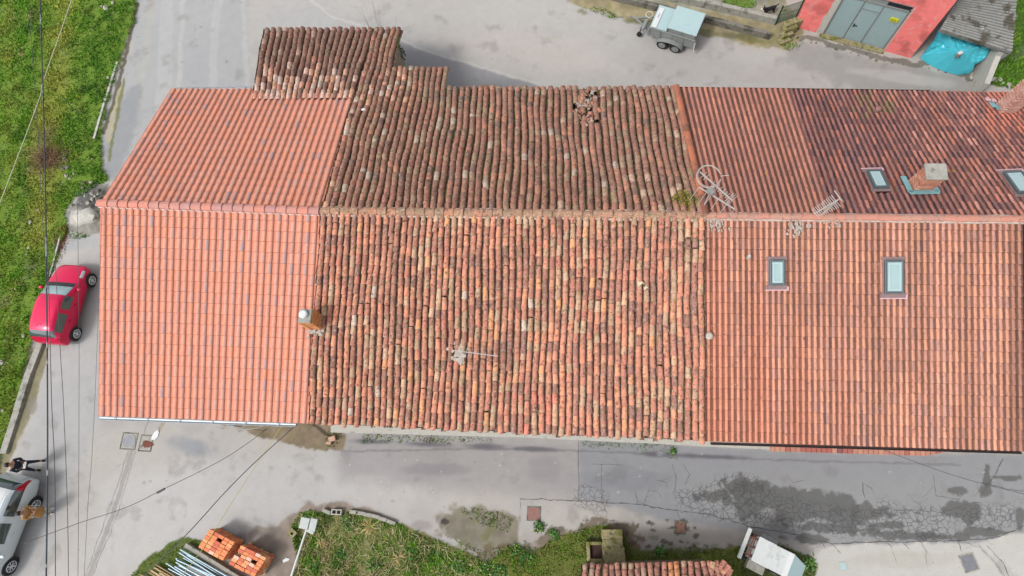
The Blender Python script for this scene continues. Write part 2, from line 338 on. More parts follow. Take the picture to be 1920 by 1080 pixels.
for e in ((1390, 910, 45, 20), (1620, 960, 60, 16), (1560, 990, 90, 9), (1340, 930, 40, 10), (1700, 1005, 110, 9), (1660, 985, 50, 8), (1790, 920, 22, 9), (1850, 890, 8, 30), (1880, 895, 30, 6), (1850, 920, 14, 14), (1810, 960, 38, 20), (1770, 1005, 60, 8), (1850, 1000, 40, 9), (1912, 975, 8, 22), (1510, 1010, 50, 9)):
    ell(*e, A(100, 100, 98), .8, 3, .25, .9, int(e[0]+e[1]), .35)
CR = np.clip(sst(polydist(U, Vv, [(1250, 905), (1420, 900), (1560, 935), (1760, 940), (1920, 930), (1920, 985), (1880, 1005), (1700, 1010), (1560, 1012), (1400, 985), (1280, 955)])+fbm(XX, YY, 1.2, 77)*30, -6, 12), 0, 1)
CR = np.maximum(CR, .8*sst(1-np.hypot((U-1110)/38, (Vv-935)/30)+fbm(XX, YY, .6, 5)*.4, 0, .2))
CRACKS = [([(240, 845), (228, 890), (203, 960), (158, 1085)], .8), ([(255, 845), (238, 905), (216, 975), (172, 1085)], .8)]
for L, wd in (([(1085, 828), (1085, 940)], 1.2), ([(975, 936), (1085, 938), (1180, 945), (1250, 955), (1320, 962), (1400, 985), (1500, 1005), (1560, 1020), (1590, 1018), (1700, 1016), (1800, 1014), (1870, 1008), (1920, 985)], 2.0), ([(975, 936), (975, 980)], 1.0),
              ([(1128, 870), (1128, 945)], 1), ([(1110, 870), (1170, 872)], 1), ([(1260, 870), (1268, 895), (1262, 930)], 1), ([(1280, 870), (1292, 890), (1285, 910)], 1), ([(1616, 905), (1622, 935)], 1.5), ([(1750, 890), (1755, 930), (1800, 935)], 1),
              ([(1880, 860), (1868, 885), (1840, 930)], 1.5), ([(1840, 905), (1880, 915), (1920, 920)], 1.5), ([(1850, 1022), (1880, 1055), (1895, 1090)], 1.5), ([(1190, 920), (1195, 945)], 1), ([(1660, 955), (1760, 960), (1840, 940)], 1.2)):
    CRACKS.append((L, wd))
# concrete apron bottom right
poly([(1522, 1040), (1560, 1022), (1640, 1020), (1760, 1020), (1840, 1016), (1900, 1002), (2300, 960), (2300, 1200), (1515, 1200)], A(206, 204, 198), 5, 8, 62, 1.0)
ell(1700, 1050, 120, 20, A(194, 190, 180), .6, 0); line([(1835, 1022), (1860, 1050), (1900, 1100)], 1.5, A(110, 108, 102), .6)
# trench scar
line([(247, 845), (232, 900), (210, 970), (165, 1085)], 7, A(165, 160, 155), .75, 52, 2)
line([(278, 790), (270, 815)], 1.2, A(130, 126, 120), .6); line([(308, 790), (294, 812)], 6, A(165, 152, 130), .7)
# small oil spots
for i in range(26):
    ell(random.uniform(180, 1300), random.choice([random.uniform(860, 960), random.uniform(20, 150)]), random.uniform(2, 5), random.uniform(2, 4), A(135, 133, 133), .5, 0, .6, .5, i)
for i in range(60):
    ell(random.uniform(620, 1900), random.uniform(850, 930), random.uniform(.8, 2), random.uniform(.8, 1.6), A(232, 230, 226), .6, 0, .6, .3, i)
# verges, earth and moss
poly([(1100, 1000), (1180, 1000), (1240, 985), (1330, 990), (1400, 1010), (1400, 1060), (1180, 1060)], A(172, 166, 160), 20, 12, 63, .8)
for i in range(22): ell(random.uniform(1140, 1360), random.uniform(975, 1035), random.uniform(3, 9), random.uniform(2, 6), A(88, 80, 72), .8, random.uniform(-30, 30), .2, .7, i+100, .3)
for i in range(12): ell(random.uniform(1050, 1140), random.uniform(975, 1010), random.uniform(3, 7), random.uniform(2, 5), A(92, 84, 74), .8, 0, .2, .7, i+130, .3)
ell(1080, 1045, 20, 25, A(172, 162, 155), .9, 0)
m1 = poly(DIRT1, A(146, 130, 108), 4, 9, 64); m2 = poly(DIRT2, A(160, 146, 134), 8, 12, 65); m3 = poly(DIRT3, A(132, 124, 104), 16, 22, 66, .85, .35)
ell(1000, 1010, 35, 18, A(180, 172, 166), .9)
line([(585, 795), (605, 808), (622, 818)], 5, A(62, 52, 45), .8)
ell(790, 985, 30, 14, A(160, 152, 148), .7); ell(835, 978, 9, 6, A(70, 66, 66), .9, 0, .2, .6); ell(470, 1005, 80, 14, A(150, 140, 138), .5, -8)
mt = poly(G_TOPV, A(168, 156, 122), 5, 8, 67)
ell(1250, 50, 160, 9, A(112, 112, 58), .8, 10, .5, .6, 70); ell(1400, 72, 60, 10, A(110, 104, 60), .7, 10, .5, .6, 71)
poly([(1190, -60), (1215, 0), (1330, 22), (1460, 45), (1500, -60)], A(168, 164, 146), 4, 6, 68)
ell(1390, 2, 36, 18, A(105, 140, 45), .9, 0, .3, .5, 72); ell(1290, 0, 50, 8, A(140, 140, 90), .8)
gl = poly(G_LEFT, A(110, 140, 40), 4, 7, 69)
line([(226, 165), (212, 215), (203, 262)], 10, A(188, 180, 152), .9, 58, 4); line([(232, 150), (222, 200), (212, 255), (206, 300)], 4, A(120, 122, 60), .8, 59, 5); line([(258, 10), (246, 60), (232, 120), (218, 170), (205, 215), (196, 250)], 5, A(92, 84, 60), .85, 60, 4)
gl2 = ell(95, 250, 45, 330, A(150, 150, 62), .6, 8, .6, .5, 73, 2.0) if True else None
gg = poly(G_GARDEN, A(128, 128, 78), 4, 7, 74); ell(760, 1050, 110, 40, A(110, 125, 60), .6, 15, .4, .6, 75, 1.0)
g3 = poly(G_BAND, A(95, 110, 45), 4, 8, 76); poly([(890, 1040), (960, 1015), (1000, 1015), (1040, 995), (1100, 975), (1190, 980), (1215, 1050), (1380, 1030), (1395, 1120), (890, 1120)], A(112, 96, 74), 10, 26, 178, .8, .35); g4 = poly(G_WEED2, A(112, 118, 54), 4, 16, 78); g5 = poly(G_WEED3, A(85, 90, 45), 4, 10, 79); g6 = poly(G_TR, A(78, 108, 28), 4, 9, 80)
gm = poly([(48, 700), (62, 645), (90, 600), (95, 640), (70, 745), (20, 860), (5, 900), (-10, 900)], A(140, 132, 88), 5, 8, 81, .8)
ell(60, 760, 12, 20, A(150, 142, 130), .8, 0)
ell(116, 445, 14, 34, A(120, 84, 62), .9, 12, .3, .5, 82)
mb_ = poly(BERM, A(150, 148, 140), 4, 8, 83); ell(170, 375, 26, 26, A(96, 96, 96), .8, 0, .3, .7, 84, .3)
ell(150, 412, 20, 18, A(200, 197, 190), .8, 0, .3, .6, 85, .3)
for i in range(5): ell(1180+i*40, 1018+random.uniform(-12, 8), 14, 5, A(95, 105, 55), .4, 0, .5, .8, i+160, .3)
grassm = np.clip(gl+.7*g6, 0, 1)
dm = np.clip(m1+m2+m3+mt+gg+g4+g5+gm+mb_*.6, 0, 1)
C = C*(1+dm[..., None]*(.30*fbm(XX, YY, .9, 95, 4)+.22*fbm(XX, YY, .22, 96, 2))[..., None])
gr_ = sst(fbm(XX, YY, .6, 97), .12, .45)*np.clip(m3+.6*mt+.3*m1, 0, 1)*.6; C = mixc(C, A(112, 122, 58), gr_)
C = C*(1+.05*fbm(XX, YY, .25, 91, 2)[..., None])
Zg = grassm*(.03+.07*(fbm(XX, YY, 1.4, 92)+.5)) + mb_*(.30*sst(polydist(U, Vv, BERM), 0, 25)+.07*fbm(XX, YY, .35, 93)) + (gg+g4)*.5*(.02+.05*fbm(XX, YY, .6, 94))
Zg = np.where(grassm+mb_+gg+g4 > .02, Zg, 0.0)
co = np.stack([XX, YY, Zg], -1).reshape(-1, 3)
idx = np.arange(nx*ny).reshape(ny, nx)
fc = np.stack([idx[:-1, :-1], idx[:-1, 1:], idx[1:, 1:], idx[1:, :-1]], -1).reshape(-1, 4)
me = mesh_of('ground', co, fc, C.reshape(-1, 3), True)
ca = me.attributes.new('crack', 'FLOAT', 'POINT'); ca.data.foreach_set('value', CR.astype(np.float32).ravel())
gmat = mat('ground_surface', attr=True, noise=.17, scale=34, rough=.92, bump=.25, bscale=60, spots=[(A(232, 230, 224), 34, .74, .03, .5), (A(110, 108, 106), 12, .66, .05, .45), (A(120, 116, 112), 1.1, .60, .10, .30)])
n = gmat.node_tree.nodes; l = gmat.node_tree.links; b = n['Principled BSDF']; src = b.inputs['Base Color'].links[0].from_socket
geo = [q for q in n if q.type == 'NEW_GEOMETRY'][0]
nz = n.new('ShaderNodeTexNoise'); nz.inputs['Scale'].default_value = 2.5; l.new(geo.outputs['Position'], nz.inputs['Vector'])
vm = n.new('ShaderNodeVectorMath'); vm.operation = 'MULTIPLY_ADD'; vm.inputs[1].default_value = (.35, .35, 0); l.new(nz.outputs['Color'], vm.inputs[0]); l.new(geo.outputs['Position'], vm.inputs[2])
vo = n.new('ShaderNodeTexVoronoi'); vo.feature = 'DISTANCE_TO_EDGE'; vo.inputs['Scale'].default_value = 5.2; l.new(vm.outputs[0], vo.inputs['Vector'])
mr = n.new('ShaderNodeMapRange'); mr.inputs['From Min'].default_value = .02; mr.inputs['From Max'].default_value = .10; mr.inputs['To Min'].default_value = .62; mr.inputs['To Max'].default_value = 0
l.new(vo.outputs['Distance'], mr.inputs['Value'])
at = n.new('ShaderNodeAttribute'); at.attribute_name = 'crack'
mu = n.new('ShaderNodeMath'); mu.operation = 'MULTIPLY'; l.new(mr.outputs[0], mu.inputs[0]); l.new(at.outputs['Fac'], mu.inputs[1])
mx = n.new('ShaderNodeMix'); mx.data_type = 'RGBA'; l.new(mu.outputs[0], mx.inputs['Factor']); l.new(src, mx.inputs[6]); mx.inputs[7].default_value = (*A(78, 78, 80), 1)
l.new(mx.outputs[2], b.inputs['Base Color'])
me.materials.append(gmat); go = bpy.data.objects.new('ground', me); link(go); tag(go, 'worn grey asphalt streets with stains, cracks and earthy verges', 'ground', kind='structure')
def ribbon(o, L, wd, rs, depth=0):
    pts = []
    for (u1, v1), (u2, v2) in zip(L[:-1], L[1:]):
        p, q = P(u1, v1)[:2], P(u2, v2)[:2]; n_ = max(2, int(np.linalg.norm(q-p)/.09)); dv = (q-p)/n_; nr = np.array([-dv[1], dv[0]])/np.linalg.norm(dv)
        for i in range(n_): pts.append(p+dv*i+nr*(.05*float(fbm(p[0]+dv[0]*i, p[1]+dv[1]*i, .5, 401))+rs.randn()*.010))
    pts.append(P(*L[-1])[:2]); ws = [wd*.0075*(.4+1.1*rs.rand()) for _ in pts]; ws[-1] *= .2
    for i in range(len(pts)-1):
        a, b_ = pts[i], pts[i+1]; d_ = b_-a; nr = np.array([-d_[1], d_[0]])/(np.linalg.norm(d_)+1e-9); o.add([(*(a-nr*ws[i]), .005), (*(b_-nr*ws[i+1]), .005), (*(b_+nr*ws[i+1]), .005), (*(a+nr*ws[i]), .005)], [(0, 1, 2, 3)])
        if depth < 2 and rs.rand() < (.035 if depth == 0 else .05):
            an = math.atan2(d_[1], d_[0])+rs.choice([-1, 1])*(.6+.8*rs.rand()); q = a+np.array([math.cos(an), math.sin(an)])*(.25+.5*rs.rand()); u1, v1 = proj(np.array([*a, 0])); u2, v2 = proj(np.array([*q, 0])); ribbon(o, [(u1, v1), (u2, v2)], wd*.6, rs, depth+1)
o = MB(); rs = np.random.RandomState(77)
for L, wd in CRACKS: ribbon(o, L, wd, rs)
for i in range(5): u, v = 1150+700*rs.rand(), 880+60*rs.rand(); a = rs.rand()*3.1; ribbon(o, [(u, v), (u+22*math.cos(a), v+16*math.sin(a)), (u+34*math.cos(a+.5), v+26*math.sin(a+.5))], .8, rs)
me = mesh_of('asphalt_cracks', o.v, o.f); me.materials.append(mat('crack_dirt', A(98, 96, 94), noise=.2)); ck = bpy.data.objects.new('asphalt_cracks', me); link(ck); tag(ck, 'dark hairline cracks running through the asphalt', 'cracks', kind='structure')
o = MB(); o.box((0, 0, -.35), (260, 260, .5)); fld = obj('surrounding_field', o, mat('field', A(120, 130, 60), noise=.3, scale=.4)); tag(fld, 'open grassy land around the hamlet', 'ground', kind='structure')
def gz(x, y):
    i = int(round((x-x0)/st)); j = int(round((y-y0)/st))
    return float(Zg[min(max(j, 0), ny-1), min(max(i, 0), nx-1)])
# ------------------------------------------------------------------ grass as blades
def blades(name, polys, dens, hgt, colf, label, seed=1, wd=.022, umin=-60, umax=1990, spread=.6):
    rs = np.random.RandomState(seed); V = []; K = []
    for pl in polys:
        pw = np.array([P(u, v, 0)[:2] for u, v in pl]); lo = pw.min(0); hi = pw.max(0)
        lo = np.maximum(lo, (x0+.2, y0+.2)); hi = np.minimum(hi, (x1-.2, y1-.2)); nn = int((hi-lo).prod()*dens)
        xy = lo+rs.rand(nn, 2)*(hi-lo); uu, vv = proj(np.column_stack([xy, np.zeros(nn)]))
        d = polydist(uu, vv, pl)+fbm(xy[:, 0], xy[:, 1], .5, 69)*7
        clump = fbm(xy[:, 0], xy[:, 1], .5, seed+5)
        ok = (d > 0) & (uu > umin) & (uu < umax) & (vv > -60) & (vv < 1140) & (rs.rand(nn) < .55+clump)
        V.append(xy[ok]); K.append(d[ok])
    xy = np.concatenate(V); n = len(xy); uu, vv = proj(np.column_stack([xy, np.zeros(n)]))
    zz = Zg[np.clip(((xy[:, 1]-y0)/st).astype(int), 0, ny-1), np.clip(((xy[:, 0]-x0)/st).astype(int), 0, nx-1)]
    a = rs.rand(n)*6.283; h = hgt*(.5+rs.rand(n))*(.8+.5*fbm(xy[:, 0], xy[:, 1], .9, seed+9)); lean = h*spread*(.3+rs.rand(n)*1.2); w_ = wd*(.6+.8*rs.rand(n))
    base = np.column_stack([xy, zz-.01]); px_ = np.column_stack([-np.sin(a), np.cos(a), np.zeros(n)])*w_[:, None]; dr = np.column_stack([np.cos(a), np.sin(a), np.zeros(n)])
    mid = base+dr*lean[:, None]*.35; mid[:, 2] += h*.6; tip = base+dr*lean[:, None]; tip[:, 2] += h
    co = np.stack([base-px_, base+px_, mid+px_*.7, tip, mid-px_*.7], 1).reshape(-1, 3)
    i = np.arange(n)[:, None]*5; f3 = np.concatenate([i+np.array([[0, 1, 2]]), i+np.array([[0, 2, 4]]), i+np.array([[4, 2, 3]])])
    c = colf(uu, vv, xy, rs)
    me = mesh_of(name, co, f3, np.repeat(c, 5, 0)); me.materials.append(MAT['leaf']); o = bpy.data.objects.new(name, me); link(o); tag(o, label, 'grass', kind='stuff'); return o
def gcol(uu, vv, xy, rs):
    n = len(uu); g = np.array(A(84, 142, 22)); g2 = np.array(A(112, 165, 30)); ye = np.array(A(172, 172, 70)); dk = np.array(A(58, 100, 22)); straw = np.array(A(190, 172, 118))
    t = rs.rand(n)[:, None]; c = g*(1-t)+g2*t
    d = sst(fbm(xy[:, 0], xy[:, 1], .8, 301), -.05, .35)[:, None]; c = c*(1-d*.8)+dk*d*.8
    cx = 118-.09*vv; dz = (sst(uu-cx, 25, 70)*(uu > 0)*.55*(rs.rand(n) < .8))[:, None]; c = c*(1-dz)+np.array(A(52, 104, 18))*dz; yb = np.exp(-((uu-cx)/38)**2)*sst(-vv, -560, -420)+.5*np.exp(-((uu-18)/25)**2)
    y = np.clip(yb*1.0+fbm(xy[:, 0], xy[:, 1], .9, 302)*.8-.2, 0, .85)[:, None]; c = c*(1-y)+ye*y
    b = (sst(fbm(xy[:, 0], xy[:, 1], .7, 303)+.9*np.exp(-((uu-85)/30)**2-((vv-310)/45)**2)+.5*np.exp(-((uu-5)/18)**2-((vv-560)/60)**2), .35, .7)*(rs.rand(n) < .6))[:, None]*.8; c = c*(1-b)+straw*b
    return c*1.35*(.75+.5*rs.rand(n))[:, None]
blades('roadside_grass', [G_LEFT], 620, .13, gcol, 'bright green and yellowish grass on the verge left of the street', 3)
def gcol2(uu, vv, xy, rs):
    n = len(uu); c = gcol(uu*0-200, vv, xy, rs); s_ = sst(fbm(xy[:, 0], xy[:, 1], .5, 311), -.05, .35)[:, None]*(rs.rand(n) < .75)[:, None]
    st_ = np.where((rs.rand(n) < .5)[:, None], np.array(A(212, 200, 150)), np.array(A(180, 152, 108))); w_ = (uu < 720)[:, None]*.35+.35
    s_ = np.clip(s_*w_*1.5, 0, 1); return c*(1-s_)+st_*s_
blades('garden_weeds', [G_GARDEN], 1100, .12, gcol2, 'mixed green weeds and straw in the little garden plot', 5, .02)
def gcol3(uu, vv, xy, rs):
    n = len(uu); c = gcol(uu*0-300, vv, xy, rs)*.85; m = (rs.rand(n) < .3)[:, None]; return np.where(m, np.array(A(140, 130, 60)), c)
blades('kerb_weeds', [G_BAND, G_WEED2, G_WEED2, G_WEED3, [(870, 950), (920, 955), (962, 975), (955, 1000), (905, 985), (865, 962)], [(830, 1000), (900, 1030), (960, 1020), (975, 1035), (905, 1055)], [(1000, 975), (1040, 985), (1045, 1005), (1000, 1000)], [(680, 808), (905, 811), (925, 832), (680, 830)], [(1090, 816), (1210, 822), (1262, 830), (1272, 864), (1215, 846), (1090, 838)], [(1265, 975), (1292, 978), (1292, 1005), (1262, 1003)], [(612, 808), (645, 808), (640, 838), (612, 835)], [(400, 800), (460, 805), (450, 812)]], 420, .085, gcol3, 'low green weeds along kerbs and paved edges', 6, .02)
blades('bank_grass', [G_TR], 520, .14, lambda u, v, x, r: gcol(u*0-300, v, x, r)*.9, 'deep green grass on the bank beside the shed', 8)
blades('verge_tufts', [[(1090, 8), (1125, 15), (1175, 35), (1150, 34), (1095, 18)], [(1350, -40), (1355, 5), (1385, 18), (1420, 18), (1425, -40)], [(1462, 80), (1500, 70), (1505, 90), (1470, 98)], [(128, 425), (150, 440), (178, 440), (160, 450), (130, 442)]], 520, .10, gcol3, 'tufts of grass on the stony verge by the concrete walls', 9)
# ------------------------------------------------------------------ roofs
RZ, SZ, NZ = 7.2, 5.05, 4.7
def pick(pal, rs):
    t = rs.rand()*sum(p[0] for p in pal)
    for wgt, c in pal:
        t -= wgt
        if t <= 0: break
    return np.array(A(*c))
ANG = np.linspace(0, math.pi, 7)
STY = {'new': dict(hw0=.27, hw1=.30, ch=.24, pw=.27, pd=.012, jit=0, rj=0, thick=.022, lift=.028),
       'mid': dict(hw0=.25, hw1=.28, ch=.22, pw=.29, pd=.015, jit=.004, rj=.01, thick=.022, lift=.028),
       'old': dict(hw0=.36, hw1=.43, ch=.36, pw=.34, pd=.06, jit=.02, rj=.12, thick=.018, lift=.032)}
def _tone(mean, con, gain, des):
    m = np.array(A(*mean))
    def f(c, k):
        c = np.array(c); c = m*(1-con)+c*con if k == 0 else c
        g = c.mean(); return np.clip((c*(1-des)+g*des)*gain, 0, .85)
    return f
TONE = {'new': _tone((224, 148, 120), .85, 1.24, .17), 'mid': _tone((200, 134, 102), .88, 1.12, .20), 'old': _tone((180, 118, 92), .62, 1.40, .18)}
def tile_roof(T0, T1, B0, B1, nc, nr, style, colfn, tmax=None, skip=None, seed=1, raise_=0.0, pan=None, wob=0.0, sag=0.0):
    rs = np.random.RandomState(seed); S = STY[style]; T0, T1, B0, B1 = [np.array(p, float) for p in (T0, T1, B0, B1)]
    V = []; Fq = []; Cc = []; nb = 0
    def pt(u, t): return (T0*(1-u)+T1*u)*(1-t)+(B0*(1-u)+B1*u)*t
    L = np.linalg.norm(pt(.5, 1)-pt(.5, 0)); pt_ = 1.0/nr
    nrm0 = np.cross(T1-T0, B0-T0); nrm0 /= np.linalg.norm(nrm0)
    if nrm0[2] < 0: nrm0 = -nrm0
    for kind in (0, 1):                        # 0 cover tiles, 1 pan tiles
        for i in range(nc+(1 if kind else 0)):
            uc = (i+(0 if kind else .5))/nc; tm = tmax(uc) if tmax else 1.0
            ph = rs.rand()*6.28; off = max(-1, min(1, rs.randn()))*S['jit']*.7; sh = rs.rand()*S['rj']*3*pt_; base = pick_col = None
            nrr = int(round(tm*nr)); 
            for j in range(nrr):
                t0 = j*pt_-(.12*pt_ if j else 0)+(sh if j else 0); t1 = (j+1)*pt_+(sh if j < nrr-1 else 0)+(rs.randn()*.006*S['rj']*8 if style == 'old' else 0)
                uj = min(max(uc, 0.004), .996)
                pc = pt(uj, (t0+t1)/2); pu, pv = proj(pc)
                if skip is not None and skip(pu, pv): continue
                A0 = (pt(1, t0)-pt(0, t0))/nc; wv = np.linalg.norm(A0); e = A0/wv
                A1 = (pt(1, t1)-pt(0, t1))/nc; w1 = np.linalg.norm(A1)
                wb0 = wob*math.sin(ph*.0+t0*7+uc*9)+wob*.6*math.sin(t0*15+uc*31)+off; wb1 = wob*math.sin(t1*7+uc*9)+wob*.6*math.sin(t1*15+uc*31)+off
                jt = rs.randn(4)*S['jit']*.45; sg = 0
                if sag: sg = sag*float(fbm(pc[0], pc[1], 2.2, 55))
                a = pt(uj, t0)+e*(wb0+jt[0])+nrm0*(raise_+sg+jt[2]*.4); b_ = pt(uj, t1)+e*(wb1+jt[1])+nrm0*(raise_+sg+S['lift']+jt[3]*.4)
                col = TONE[style](colfn(pu, pv, kind, rs, i, j), kind)
                wz = float(fbm(pc[0]*1.6, pc[1]*.6, 1.1, 61+seed)); col = col*(1+{'new': .07, 'mid': .20, 'old': .16}[style]*wz)
                if style == 'new' and wz > .25 and rs.rand() < .35: col = col*np.array([.86, .90, .96])
                if kind == 0:
                    r0 = wv*S['hw0']; r1 = w1*S['hw1']; h0 = wv*S['ch']*.9; h1 = w1*S['ch']
                    cs, sn = np.cos(ANG)[:, None], np.sin(ANG)[:, None]
                    k0 = a+e*cs*r0+nrm0*sn*h0; k1 = b_+e*cs*r1+nrm0*sn*h1; q = 1-S['thick']/r1
                    dwn = (b_-a)/np.linalg.norm(b_-a)*.022; k2 = b_+dwn+e*cs*r1*q+nrm0*(sn*h1*q-S['thick']*.6)
                else:
                    r0 = wv*S['pw']; r1 = w1*S['pw']*.96; dp = S['pd']
                    cs = np.cos(ANG)[:, None]; sn = np.sin(ANG)[:, None]
                    k0 = a+e*cs*r0-nrm0*sn*dp+nrm0*(.0); k1 = b_+e*cs*r1-nrm0*sn*dp; k2 = k1-nrm0*S['thick']+(b_-a)/np.linalg.norm(b_-a)*.022
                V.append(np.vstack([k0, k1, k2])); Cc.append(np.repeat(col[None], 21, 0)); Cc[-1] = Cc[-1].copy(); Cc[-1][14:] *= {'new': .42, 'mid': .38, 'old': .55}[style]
                if style != 'new' and kind == 0: Cc[-1][7:14, :] *= (1+rs.randn()*.06)
                for r in range(2):
                    for m_ in range(6): Fq.append((nb+r*7+m_, nb+r*7+m_+1, nb+(r+1)*7+m_+1, nb+(r+1)*7+m_))
                nb += 21
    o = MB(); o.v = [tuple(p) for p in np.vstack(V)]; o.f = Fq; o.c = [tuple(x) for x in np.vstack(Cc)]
    return o
def tint(c, s): return np.clip(np.array(c)*s, 0, .9)
PAL_A = [(5, (216, 144, 120)), (5, (230, 144, 112)), (3, (206, 152, 138)), (1.3, (172, 146, 148)), (2, (238, 144, 100)), (3, (224, 154, 128))]
def col_A(u, v, k, rs, i, j):
    c = pick(PAL_A, rs); q = .5+.5*rs.rand(); c = c*q+np.array(A(222, 146, 118))*(1-q)
    return c*.95+np.array(A(212, 142, 122))*.05 if k == 0 else np.array(A(240, 142, 104))*(.85+.15*rs.rand())
PAL_BS = [(6, (178, 110, 88)), (4, (158, 96, 82)), (5, (204, 126, 94)), (3, (220, 138, 98)), (2.6, (184, 150, 114)), (1.1, (214, 176, 138)), (1.6, (122, 86, 78)), (2, (232, 134, 92)), (2, (200, 108, 86)), (1, (240, 160, 90)), (.4, (205, 196, 178))]
PAL_BS2 = [(5, (202, 118, 92)), (4, (222, 132, 96)), (1.6, (238, 148, 100)), (4, (168, 104, 90)), (1.4, (216, 168, 124)), (1.5, (135, 92, 90)), (2, (190, 155, 122))]
def col_BS(u, v, k, rs, i, j):
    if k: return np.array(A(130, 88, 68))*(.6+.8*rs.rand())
    r = np.clip((u-900)/400+(v-600)/500, 0, .85); c = pick(PAL_BS2 if rs.rand() < r else PAL_BS, rs)
    if 985 < u < 1060 and v > 735 and rs.rand() < .6: c = np.array(A(228, 110, 88))
    if u < 700 and rs.rand() < .3: c = pick(PAL_BS2, rs)
    return c
PAL_BN = [(6, (160, 106, 86)), (5, (174, 114, 92)), (3, (136, 94, 80)), (2.5, (168, 138, 104)), (1.6, (204, 128, 96)), (.7, (205, 190, 168)), (2, (172, 104, 84)), (1, (110, 92, 92))]
PAL_BN2 = [(6, (172, 112, 94)), (3, (148, 100, 86)), (2, (216, 136, 100)), (2, (180, 150, 118)), (1, (226, 190, 160))]
PAL_AX = [(6, (122, 80, 76)), (3, (150, 96, 82)), (1.2, (196, 160, 140)), (.5, (150, 125, 110))]
PAL_AXL = [(4, (255, 214, 196)), (4, (250, 180, 140)), (2, (228, 140, 112)), (1.5, (238, 220, 205)), (1, (130, 96, 88))]
def col_BN(u, v, k, rs, i, j):
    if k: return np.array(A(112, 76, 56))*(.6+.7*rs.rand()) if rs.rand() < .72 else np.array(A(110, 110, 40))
    if u < 672+(v-185)*-.29+6 and v > 180 and rs.rand() < .55: return pick(PAL_AXL, rs)
    if u < 760 and v > 140 and v < 200 and rs.rand() < .35: return pick(PAL_AXL, rs)
    if 790 < u < 880 and v < 210: return pick([(3, (160, 138, 104)), (3, (150, 104, 88)), (1, (190, 120, 90)), (1, (110, 100, 92))], rs)
    r = np.clip((u-1000)/500+(380-v)/900, 0, .5); return pick(PAL_BN2 if rs.rand() < r else PAL_BN, rs)
def col_AX(u, v, k, rs, i, j):
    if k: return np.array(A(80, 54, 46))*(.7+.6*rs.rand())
    lim = 122+.02*(u-480)+rs.randn()*12+(8 if u > 600 else 0)
    if v > lim+18: return pick(PAL_AXL, rs)
    if u > 600: return pick([(5, (134, 94, 84)), (3, (120, 84, 78)), (1, (176, 108, 92))], rs)*1.05
    return pick(PAL_AX, rs)
PAL_CS = [(5, (226, 150, 116)), (4, (214, 146, 122)), (3, (234, 156, 116)), (1, (202, 142, 124))]
def col_CS(u, v, k, rs, i, j):
    o_ = np.clip((1560-u)/260+(v-700)/400*(u < 1650)+.3*math.sin(i*.9), 0, 1); c = pick(PAL_CS, rs)*(1-o_)+np.array(A(236, 140, 100))*o_
    c = c*(.92+.12*math.sin(i*2.7)**2)
    if u > 1895: c = c*.7
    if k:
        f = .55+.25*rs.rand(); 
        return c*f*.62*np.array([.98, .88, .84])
    return c
def col_CN1(u, v, k, rs, i, j):
    c = pick([(4, (196, 122, 100)), (3, (208, 130, 104)), (2, (184, 118, 104)), (1, (218, 132, 98))], rs)
    if u < 1310-(400-v)*.18: c = np.array(A(222, 128, 92))
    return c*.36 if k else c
PAL_CN2 = [(5, (158, 98, 92)), (4, (142, 88, 88)), (3, (172, 106, 98)), (1.5, (124, 84, 92)), (1.5, (200, 118, 94)), (1.5, (190, 104, 80))]
PAL_CN3 = [(4, (162, 100, 92)), (3, (194, 118, 102)), (2, (204, 116, 92)), (2, (130, 86, 86)), (1, (214, 140, 122))]
def col_CN2(u, v, k, rs, i, j):
    r = u-(1660+(v-170)*.5) > 0; c = pick(PAL_CN3 if (r and rs.rand() < .7) else PAL_CN2, rs)
    if 1600 < u < 1680 and v < 225 and rs.rand() < .4: c = np.array(A(150, 120, 80))
    if u > 1850 and v < 250 and rs.rand() < .6: c = np.array(A(216, 114, 84))
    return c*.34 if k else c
def plane_of(T0, T1, B0):
    n = np.cross(np.array(T1)-T0, np.array(B0)-T0); n /= np.linalg.norm(n); return np.array(T0), (n if n[2] > 0 else -n)
# pixel corners turned into real points at real heights
rid = [P(190, 381, RZ), P(600, 396, RZ-.02), P(1322, 405, RZ), P(1916, 411, RZ), P(2330, 416, RZ)]
sea = [P(187, 779, SZ), P(577, 793, SZ), P(1324, 826, SZ), P(1919, 845, SZ), P(2320, 858, SZ)]
nea = [P(322, 168, NZ), P(668, 168, NZ), P(1267, 166, NZ), P(1747, 172, NZ), P(2060, 176, NZ)]
def smid(a, b_, f): return a*(1-f)+b_*f
def wall_mesh(i0, i1, ov=.8):
    """wall box with gables under roof strips i0..i1"""
    o = MB(); s0, s1, n0, n1, r0, r1 = sea[i0], sea[i1], nea[i0], nea[i1], rid[i0], rid[i1]
    def inn(p, q, z, d): 
        v = (q-p); v[2] = 0; v = v/np.linalg.norm(v); r = p+v*d; return np.array([r[0], r[1], z])
    g0, g1 = (.28 if i0 == 0 else 0.004), -0.004
    ex = (s1-s0); ex[2] = 0; ex /= np.linalg.norm(ex)
    a0 = inn(s0, n0, SZ-.12, ov)+ex*g0; a1 = inn(s1, n1, SZ-.12, ov)+ex*g1; b0 = inn(n0, s0, NZ-.12, .6)+ex*g0; b1 = inn(n1, s1, NZ-.12, .6)+ex*g1
    c0 = r0+ex*g0-[0, 0, .28]; c1 = r1+ex*g1-[0, 0, .28]
    dn = lambda p: (p[0], p[1], -.1)
    vs = [dn(a0), dn(a1), dn(b1), dn(b0), a0, a1, b1, b0, c0, c1]
    o.add(vs, [(0, 1, 5, 4), (1, 2, 6, 9, 5), (2, 3, 7, 6), (3, 0, 4, 8, 7), (4, 5, 9, 8), (8, 9, 6, 7), (0, 3, 2, 1)]); return o, a0, a1, b0, b1
